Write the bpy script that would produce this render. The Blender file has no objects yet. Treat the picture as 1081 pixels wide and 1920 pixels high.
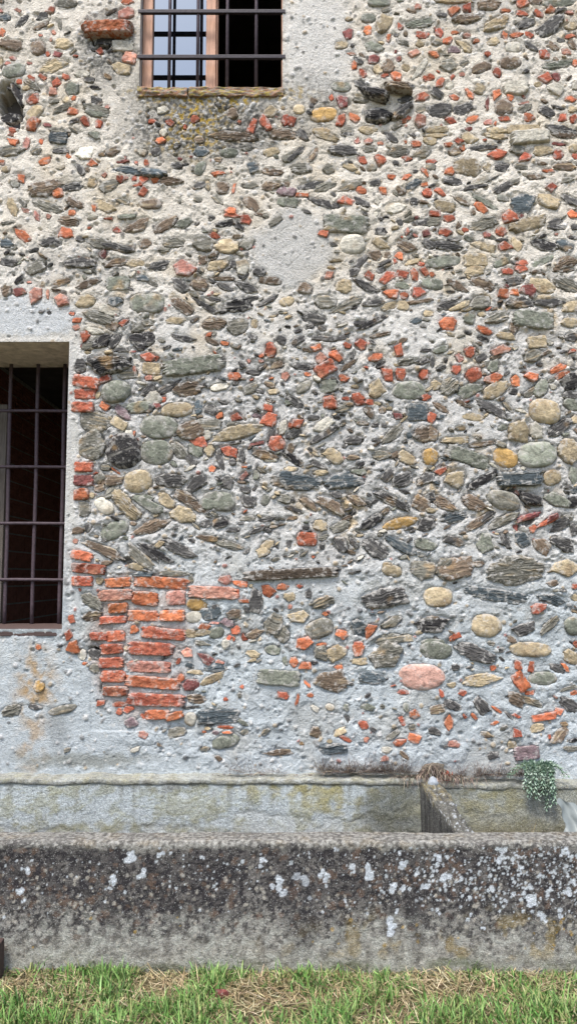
import bpy, bmesh, math, random
import numpy as np

# ------------------------------------------------------------------ camera, sky, sun, exposure
scene = bpy.context.scene
R = math.radians
PITCH = R(5.0)
EYE = (0.0, -3.6, 1.45)
FPX, CX, CY = 1400.0, 540.5, 960.0          # focal length and centre in photo pixels (1081 x 1920)

cam_d = bpy.data.cameras.new('camera')
cam_d.sensor_width = 36.0
cam_d.lens = FPX / 1920.0 * 36.0
cam_d.clip_start = 0.05
cam_d.clip_end = 500.0
cam = bpy.data.objects.new('camera', cam_d)
cam.location = EYE
cam.rotation_euler = (R(90) + PITCH, 0, 0)
scene.collection.objects.link(cam)
scene.camera = cam

SUN_EL, SUN_AZ = R(62), R(203)              # azimuth measured clockwise from +Y (the wall's back side)
world = bpy.data.worlds.new('World')
scene.world = world
world.use_nodes = True
wn = world.node_tree
for n in list(wn.nodes): wn.nodes.remove(n)
w_out = wn.nodes.new('ShaderNodeOutputWorld')
w_bg = wn.nodes.new('ShaderNodeBackground')
w_sky = wn.nodes.new('ShaderNodeTexSky')
w_sky.sky_type = 'NISHITA'
w_sky.sun_disc = False
w_sky.sun_elevation = SUN_EL
w_sky.sun_rotation = SUN_AZ
w_sky.air_density = 1.0
w_sky.dust_density = 2.5
w_sky.ozone_density = 0.6
wn.links.new(w_sky.outputs[0], w_bg.inputs[0])
w_bg.inputs[1].default_value = 0.11
wn.links.new(w_bg.outputs[0], w_out.inputs[0])

sun_d = bpy.data.lights.new('sun', 'SUN')
sun_d.energy = 1.5
sun_d.angle = R(14)
sun_d.color = (1.0, 0.965, 0.92)
sun = bpy.data.objects.new('sun', sun_d)
# the lamp shines from the azimuth/elevation above
sd = (math.sin(SUN_AZ) * math.cos(SUN_EL), math.cos(SUN_AZ) * math.cos(SUN_EL), math.sin(SUN_EL))
from mathutils import Vector
sun.rotation_euler = Vector(sd).to_track_quat('Z', 'Y').to_euler()
sun.location = (sd[0] * 20, sd[1] * 20, sd[2] * 20)
scene.collection.objects.link(sun)

scene.view_settings.view_transform = 'Standard'
scene.view_settings.look = 'None'
scene.view_settings.exposure = 1.43
scene.view_settings.gamma = 1.0
scene.view_settings.use_curve_mapping = False
scene.render.engine = 'CYCLES'
scene.cycles.max_bounces = 6
scene.cycles.diffuse_bounces = 4

# ------------------------------------------------------------------ helpers
COL = scene.collection
rng = np.random.default_rng(11)
random.seed(11)

def lin(c):
    c = np.asarray(c, float) / 255.0
    return np.where(c <= 0.04045, c / 12.92, ((c + 0.055) / 1.055) ** 2.4)

ALB = 0.80
def alb(c):                                   # a photographed sRGB colour as a surface colour
    return lin(c) * ALB

SP, CP = math.sin(PITCH), math.cos(PITCH)
def unproj(px, py, y0=0.0):
    dx, dy = (px - CX) / FPX, (CY - py) / FPX
    d = (dx, CP - dy * SP, SP + dy * CP)
    t = (y0 - EYE[1]) / d[1]
    return EYE[0] + d[0] * t, EYE[2] + d[2] * t
def unproj_z(px, py, z0=0.0):
    dx, dy = (px - CX) / FPX, (CY - py) / FPX
    d = (dx, CP - dy * SP, SP + dy * CP)
    t = (z0 - EYE[2]) / d[2]
    return EYE[0] + d[0] * t, EYE[1] + d[1] * t
def photo_px(x, y, z):                        # where a point of the place shows in the photograph's measure
    rx, ry, rz = x - EYE[0], y - EYE[1], z - EYE[2]
    dep = ry * CP + rz * SP
    up = -ry * SP + rz * CP
    return CX + FPX * rx / dep, CY - FPX * up / dep

def pn(x, y, seed=0):                         # gradient noise, about -1..1
    x = np.asarray(x, float); y = np.asarray(y, float)
    xi = np.floor(x).astype(np.int64); yi = np.floor(y).astype(np.int64)
    xf, yf = x - xi, y - yi
    def g(ix, iy, fx, fy):
        h = (ix * 374761393 + iy * 668265263 + seed * 974634777) & 0xffffffff
        h = ((h ^ (h >> 13)) * 1274126177) & 0xffffffff
        a = ((h ^ (h >> 16)) & 0xffff) * (2 * math.pi / 65536.0)
        return np.cos(a) * fx + np.sin(a) * fy
    u = xf * xf * xf * (xf * (xf * 6 - 15) + 10)
    v = yf * yf * yf * (yf * (yf * 6 - 15) + 10)
    a = g(xi, yi, xf, yf); b = g(xi + 1, yi, xf - 1, yf)
    c = g(xi, yi + 1, xf, yf - 1); d = g(xi + 1, yi + 1, xf - 1, yf - 1)
    return 1.5 * ((a + (b - a) * u) * (1 - v) + (c + (d - c) * u) * v)
def fbm(x, y, seed=0, octs=4, gain=0.5):
    s, a, t = 0.0, 1.0, 0.0
    for o in range(octs):
        s = s + a * pn(x * 2 ** o, y * 2 ** o, seed + o * 17); t += a; a *= gain
    return s / t
def sstep(a, b, x):
    t = np.clip((x - a) / (b - a), 0, 1)
    return t * t * (3 - 2 * t)
def mixc(c, c2, f):
    return c + (np.asarray(c2) - c) * np.asarray(f)[:, None]

def mesh_np(name, V, F, mat, parent=None, cols=None, edge=None, suv=None, smooth=True, loc=None):
    """one mesh object from arrays; F is an (n,4) or (n,3) array or a list of such arrays"""
    me = bpy.data.meshes.new(name)
    if not isinstance(F, list): F = [F]
    F = [np.asarray(f, np.int32) for f in F if len(f)]
    V = np.asarray(V, np.float32)
    me.vertices.add(len(V)); me.vertices.foreach_set('co', V.ravel())
    nl = sum(f.size for f in F); npoly = sum(len(f) for f in F)
    me.loops.add(nl); me.polygons.add(npoly)
    me.loops.foreach_set('vertex_index', np.concatenate([f.ravel() for f in F]))
    tot = np.concatenate([np.full(len(f), f.shape[1], np.int32) for f in F])
    st = np.concatenate([[0], np.cumsum(tot)[:-1]]).astype(np.int32)
    me.polygons.foreach_set('loop_start', st)
    if np.isscalar(smooth) or isinstance(smooth, bool):
        me.polygons.foreach_set('use_smooth', np.full(npoly, bool(smooth)))
    else:
        me.polygons.foreach_set('use_smooth', smooth)
    me.update(calc_edges=True)
    if cols is not None:
        a = me.color_attributes.new('Col', 'FLOAT_COLOR', 'POINT')
        c4 = np.ones((len(V), 4), np.float32); c4[:, :3] = cols
        a.data.foreach_set('color', c4.ravel())
    if edge is not None:
        a = me.attributes.new('edge', 'FLOAT', 'POINT'); a.data.foreach_set('value', np.asarray(edge, np.float32))
    if suv is not None:
        a = me.attributes.new('suv', 'FLOAT_VECTOR', 'POINT'); a.data.foreach_set('vector', np.asarray(suv, np.float32).ravel())
    if mat is not None: me.materials.append(mat)
    o = bpy.data.objects.new(name, me)
    COL.objects.link(o)
    if loc is not None: o.location = loc
    if parent is not None: o.parent = parent
    return o

def tag(o, label=None, cat=None, group=None, kind=None):
    if label: o['label'] = label
    if cat: o['category'] = cat
    if group: o['group'] = group
    if kind: o['kind'] = kind
    return o
def empty(name, loc=(0, 0, 0)):
    o = bpy.data.objects.new(name, None); o.location = loc; o.empty_display_size = 0.1
    COL.objects.link(o); return o

def obj_bm(name, bm, mat, parent=None, smooth=False, loc=None):
    me = bpy.data.meshes.new(name)
    bmesh.ops.recalc_face_normals(bm, faces=bm.faces[:])
    if smooth:
        for f in bm.faces: f.smooth = True
    bm.to_mesh(me); bm.free()
    me.materials.append(mat)
    o = bpy.data.objects.new(name, me); COL.objects.link(o)
    if loc is not None: o.location = loc
    if parent is not None: o.parent = parent
    return o
def add_box(bm, x0, x1, y0, y1, z0, z1, bev=0.0):
    r = bmesh.ops.create_cube(bm, size=1.0)
    for v in r['verts']:
        v.co = ((x0 + x1) / 2 + v.co.x * (x1 - x0), (y0 + y1) / 2 + v.co.y * (y1 - y0), (z0 + z1) / 2 + v.co.z * (z1 - z0))
    if bev > 0:
        es = list({e for v in r['verts'] for e in v.link_edges})
        bmesh.ops.bevel(bm, geom=es, offset=bev, segments=2, affect='EDGES', profile=0.6)
def add_tube(bm, pts, rad, seg=8):
    rings = []
    n = len(pts)
    for i, p in enumerate(pts):
        a = Vector(pts[max(i - 1, 0)]); b = Vector(pts[min(i + 1, n - 1)])
        t = (b - a).normalized()
        s = t.orthogonal().normalized() if abs(t.z) < 0.9 else t.cross(Vector((0, 1, 0))).normalized()
        u = t.cross(s)
        rr = rad[i] if isinstance(rad, (list, tuple)) else rad
        rings.append([bm.verts.new(Vector(p) + (s * math.cos(q) + u * math.sin(q)) * rr) for q in [2 * math.pi * k / seg for k in range(seg)]])
    for i in range(n - 1):
        for k in range(seg):
            bm.faces.new((rings[i][k], rings[i][(k + 1) % seg], rings[i + 1][(k + 1) % seg], rings[i + 1][k]))
    bm.faces.new(rings[0][::-1]); bm.faces.new(rings[-1])

# ------------------------------------------------------------------ materials
class NT:
    def __init__(s, name):
        s.m = bpy.data.materials.new(name); s.m.use_nodes = True
        s.t = s.m.node_tree
        for n in list(s.t.nodes): s.t.nodes.remove(n)
        s.out = s.t.nodes.new('ShaderNodeOutputMaterial')
        s.b = s.t.nodes.new('ShaderNodeBsdfPrincipled')
        s.t.links.new(s.b.outputs[0], s.out.inputs[0])
        s.b.inputs['Specular IOR Level'].default_value = 0.25
    def n(s, t, **kw):
        n = s.t.nodes.new(t)
        for k, v in kw.items(): setattr(n, k, v)
        return n
    def l(s, a, b): s.t.links.new(a, b)
    def attr(s, name): return s.n('ShaderNodeAttribute', attribute_name=name)
    def noise(s, vec, scale, det=4, rough=0.6, dist=0.0):
        n = s.n('ShaderNodeTexNoise'); n.inputs['Scale'].default_value = scale
        n.inputs['Detail'].default_value = det; n.inputs['Roughness'].default_value = rough
        n.inputs['Distortion'].default_value = dist
        if vec is not None: s.l(vec, n.inputs['Vector'])
        return n.outputs['Fac']
    def ramp(s, fac, p0, v0, p1, v1):
        n = s.n('ShaderNodeMapRange'); s.l(fac, n.inputs[0])
        n.inputs[1].default_value = p0; n.inputs[2].default_value = p1
        n.inputs[3].default_value = v0; n.inputs[4].default_value = v1
        return n.outputs[0]
    def mul(s, colr, fac):
        n = s.n('ShaderNodeVectorMath', operation='SCALE'); s.l(colr, n.inputs[0]); s.l(fac, n.inputs['Scale']); return n.outputs[0]
    def math(s, op, a, b):
        n = s.n('ShaderNodeMath', operation=op)
        for i, v in enumerate((a, b)):
            if isinstance(v, (int, float)): n.inputs[i].default_value = v
            else: s.l(v, n.inputs[i])
        return n.outputs[0]
    def mix(s, fac, a, b):
        n = s.n('ShaderNodeMix', data_type='RGBA')
        s.l(fac, n.inputs[0])
        for i, v in ((6, a), (7, b)):
            if isinstance(v, tuple): n.inputs[i].default_value = (*v, 1)
            else: s.l(v, n.inputs[i])
        return n.outputs[2]
    def vscale(s, vec, sc):
        n = s.n('ShaderNodeVectorMath', operation='MULTIPLY'); s.l(vec, n.inputs[0]); n.inputs[1].default_value = sc; return n.outputs[0]
    def bump(s, h, dist, strength=1.0):
        n = s.n('ShaderNodeBump'); n.inputs['Distance'].default_value = dist; n.inputs['Strength'].default_value = strength
        s.l(h, n.inputs['Height']); s.l(n.outputs[0], s.b.inputs['Normal'])
    def base(s, c): s.l(c, s.b.inputs['Base Color'])
    def pos(s): return s.n('ShaderNodeNewGeometry').outputs['Position']
    def rough(s, r): s.b.inputs['Roughness'].default_value = r

MORTAR_SMEAR = tuple(alb((204, 200, 193)))

def mat_stone(name, stretch, contrast, bump_d, smear=0.5, speck=0.0):
    k = NT(name); k.rough(0.85)
    col = k.attr('Col').outputs['Color']; uv = k.attr('suv').outputs['Vector']; ed = k.attr('edge').outputs['Fac']
    s1 = k.noise(k.vscale(uv, stretch), 1.0, 5, 0.65, 0.6)
    s2 = k.noise(uv, 55.0, 4, 0.7)
    f = k.ramp(s1, 0.30, 1 - contrast, 0.72, 1 + contrast)
    f2 = k.ramp(s2, 0.3, 0.72, 0.7, 1.28)
    c = k.mul(k.mul(col, f), f2)
    if speck:
        sp = k.noise(uv, 150.0, 2, 0.5)
        c = k.mix(k.ramp(sp, 0.60, 0.0, 0.72, speck), c, tuple(alb((215, 205, 190))))
    m = k.noise(k.pos(), 38.0, 4, 0.65)
    sm = k.math('MULTIPLY', k.ramp(k.math('ADD', m, k.math('MULTIPLY', ed, 0.17)), 0.60, 0.0, 0.70, 1.0), smear)
    c = k.mix(sm, c, MORTAR_SMEAR)
    k.base(c)
    h = k.math('ADD', k.math('MULTIPLY', s1, 0.7), k.math('MULTIPLY', k.noise(uv, 110.0, 4, 0.7), 0.5))
    k.bump(h, bump_d)
    return k.m
M_schist = mat_stone('schist', (12, 100, 1), 0.46, 0.008, 0.6)
M_rock = mat_stone('field_stone', (28, 34, 1), 0.42, 0.008, 0.5, 0.3)
M_brick = mat_stone('brick_clay', (24, 40, 1), 0.34, 0.008, 0.5, 0.2)

def mat_attr(name, rough=0.9, sc1=60, c1=0.18, sc2=230, c2=0.16, bump_d=0.004, speck=None):
    k = NT(name); k.rough(rough)
    col = k.attr('Col').outputs['Color']; p = k.pos()
    n1 = k.noise(p, sc1, 5, 0.65); n2 = k.noise(p, sc2, 3, 0.6)
    c = k.mul(k.mul(col, k.ramp(n1, 0.3, 1 - c1, 0.7, 1 + c1)), k.ramp(n2, 0.3, 1 - c2, 0.7, 1 + c2))
    if speck:
        c = k.mix(k.ramp(k.noise(p, speck[0], 3, 0.6), speck[1], 0.0, speck[1] + 0.06, speck[2]), c, speck[3])
    k.base(c)
    k.bump(k.math('ADD', n1, k.math('MULTIPLY', n2, 0.6)), bump_d)
    return k.m
M_mortar = mat_attr('lime_mortar', 0.95, 80, 0.15, 210, 0.15, 0.008)
M_trough = mat_attr('weathered_concrete', 0.95, 85, 0.30, 240, 0.36, 0.009, (190, 0.60, 0.7, (0.42, 0.42, 0.40)))
M_ground = mat_attr('soil', 1.0, 40, 0.3, 200, 0.3, 0.02)

def mat_flat(name, c, rough=0.7, n_sc=30, con=0.2, stretch=(1, 1, 1), bump_d=0.001, metal=0.0):
    k = NT(name); k.rough(rough)
    k.b.inputs['Metallic'].default_value = metal
    tc = k.n('ShaderNodeTexCoord').outputs['Object']
    nz = k.noise(k.vscale(tc, stretch), n_sc, 5, 0.65, 0.3)
    rgb = k.n('ShaderNodeRGB'); rgb.outputs[0].default_value = (*[float(v) for v in c], 1)
    k.base(k.mul(rgb.outputs[0], k.ramp(nz, 0.3, 1 - con, 0.7, 1 + con)))
    k.bump(nz, bump_d)
    return k.m
M_wood = mat_flat('larch_wood', alb((214, 168, 142)), 0.6, 14, 0.25, (6, 6, 0.6))
M_oldwood = mat_flat('grey_wood', alb((120, 112, 104)), 0.8, 14, 0.35, (8, 8, 0.7))
M_darkiron = mat_flat('dark_iron', alb((50, 44, 52)), 0.5, 60, 0.3)
M_iron = mat_flat('painted_iron', alb((84, 72, 78)), 0.55, 60, 0.35, (1, 1, 1), 0.001)
M_rust = mat_flat('rusty_iron', alb((92, 66, 56)), 0.8, 50, 0.4)
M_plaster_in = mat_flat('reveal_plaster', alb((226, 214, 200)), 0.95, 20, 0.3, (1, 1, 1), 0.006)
M_sillwood = mat_flat('sill_wood', alb((96, 80, 76)), 0.85, 16, 0.4, (0.7, 8, 8), 0.004)
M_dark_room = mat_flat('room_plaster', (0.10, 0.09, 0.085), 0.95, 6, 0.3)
M_block = mat_flat('hollow_block', alb((134, 88, 76)), 0.9, 30, 0.3)
M_blockjoint = mat_flat('block_joint', alb((150, 148, 144)), 0.9, 30, 0.3)
M_leaf = mat_attr('leaf', 0.6, 80, 0.15, 200, 0.1, 0.0005)
M_blade = mat_attr('grass_blade', 0.6, 60, 0.12, 180, 0.1, 0.0003)
M_plastic = mat_flat('grey_plastic', alb((140, 147, 145)), 0.35, 12, 0.12)
M_pebble = mat_flat('pale_pebble', alb((172, 178, 184)), 0.7, 60, 0.12, (1, 1, 1), 0.002)

k = NT('window_glass')
k.b.inputs['Base Color'].default_value = (0.23, 0.265, 0.295, 1); k.b.inputs['Metallic'].default_value = 1.0; k.b.inputs['Roughness'].default_value = 0.03
M_glass = k.m

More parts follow.
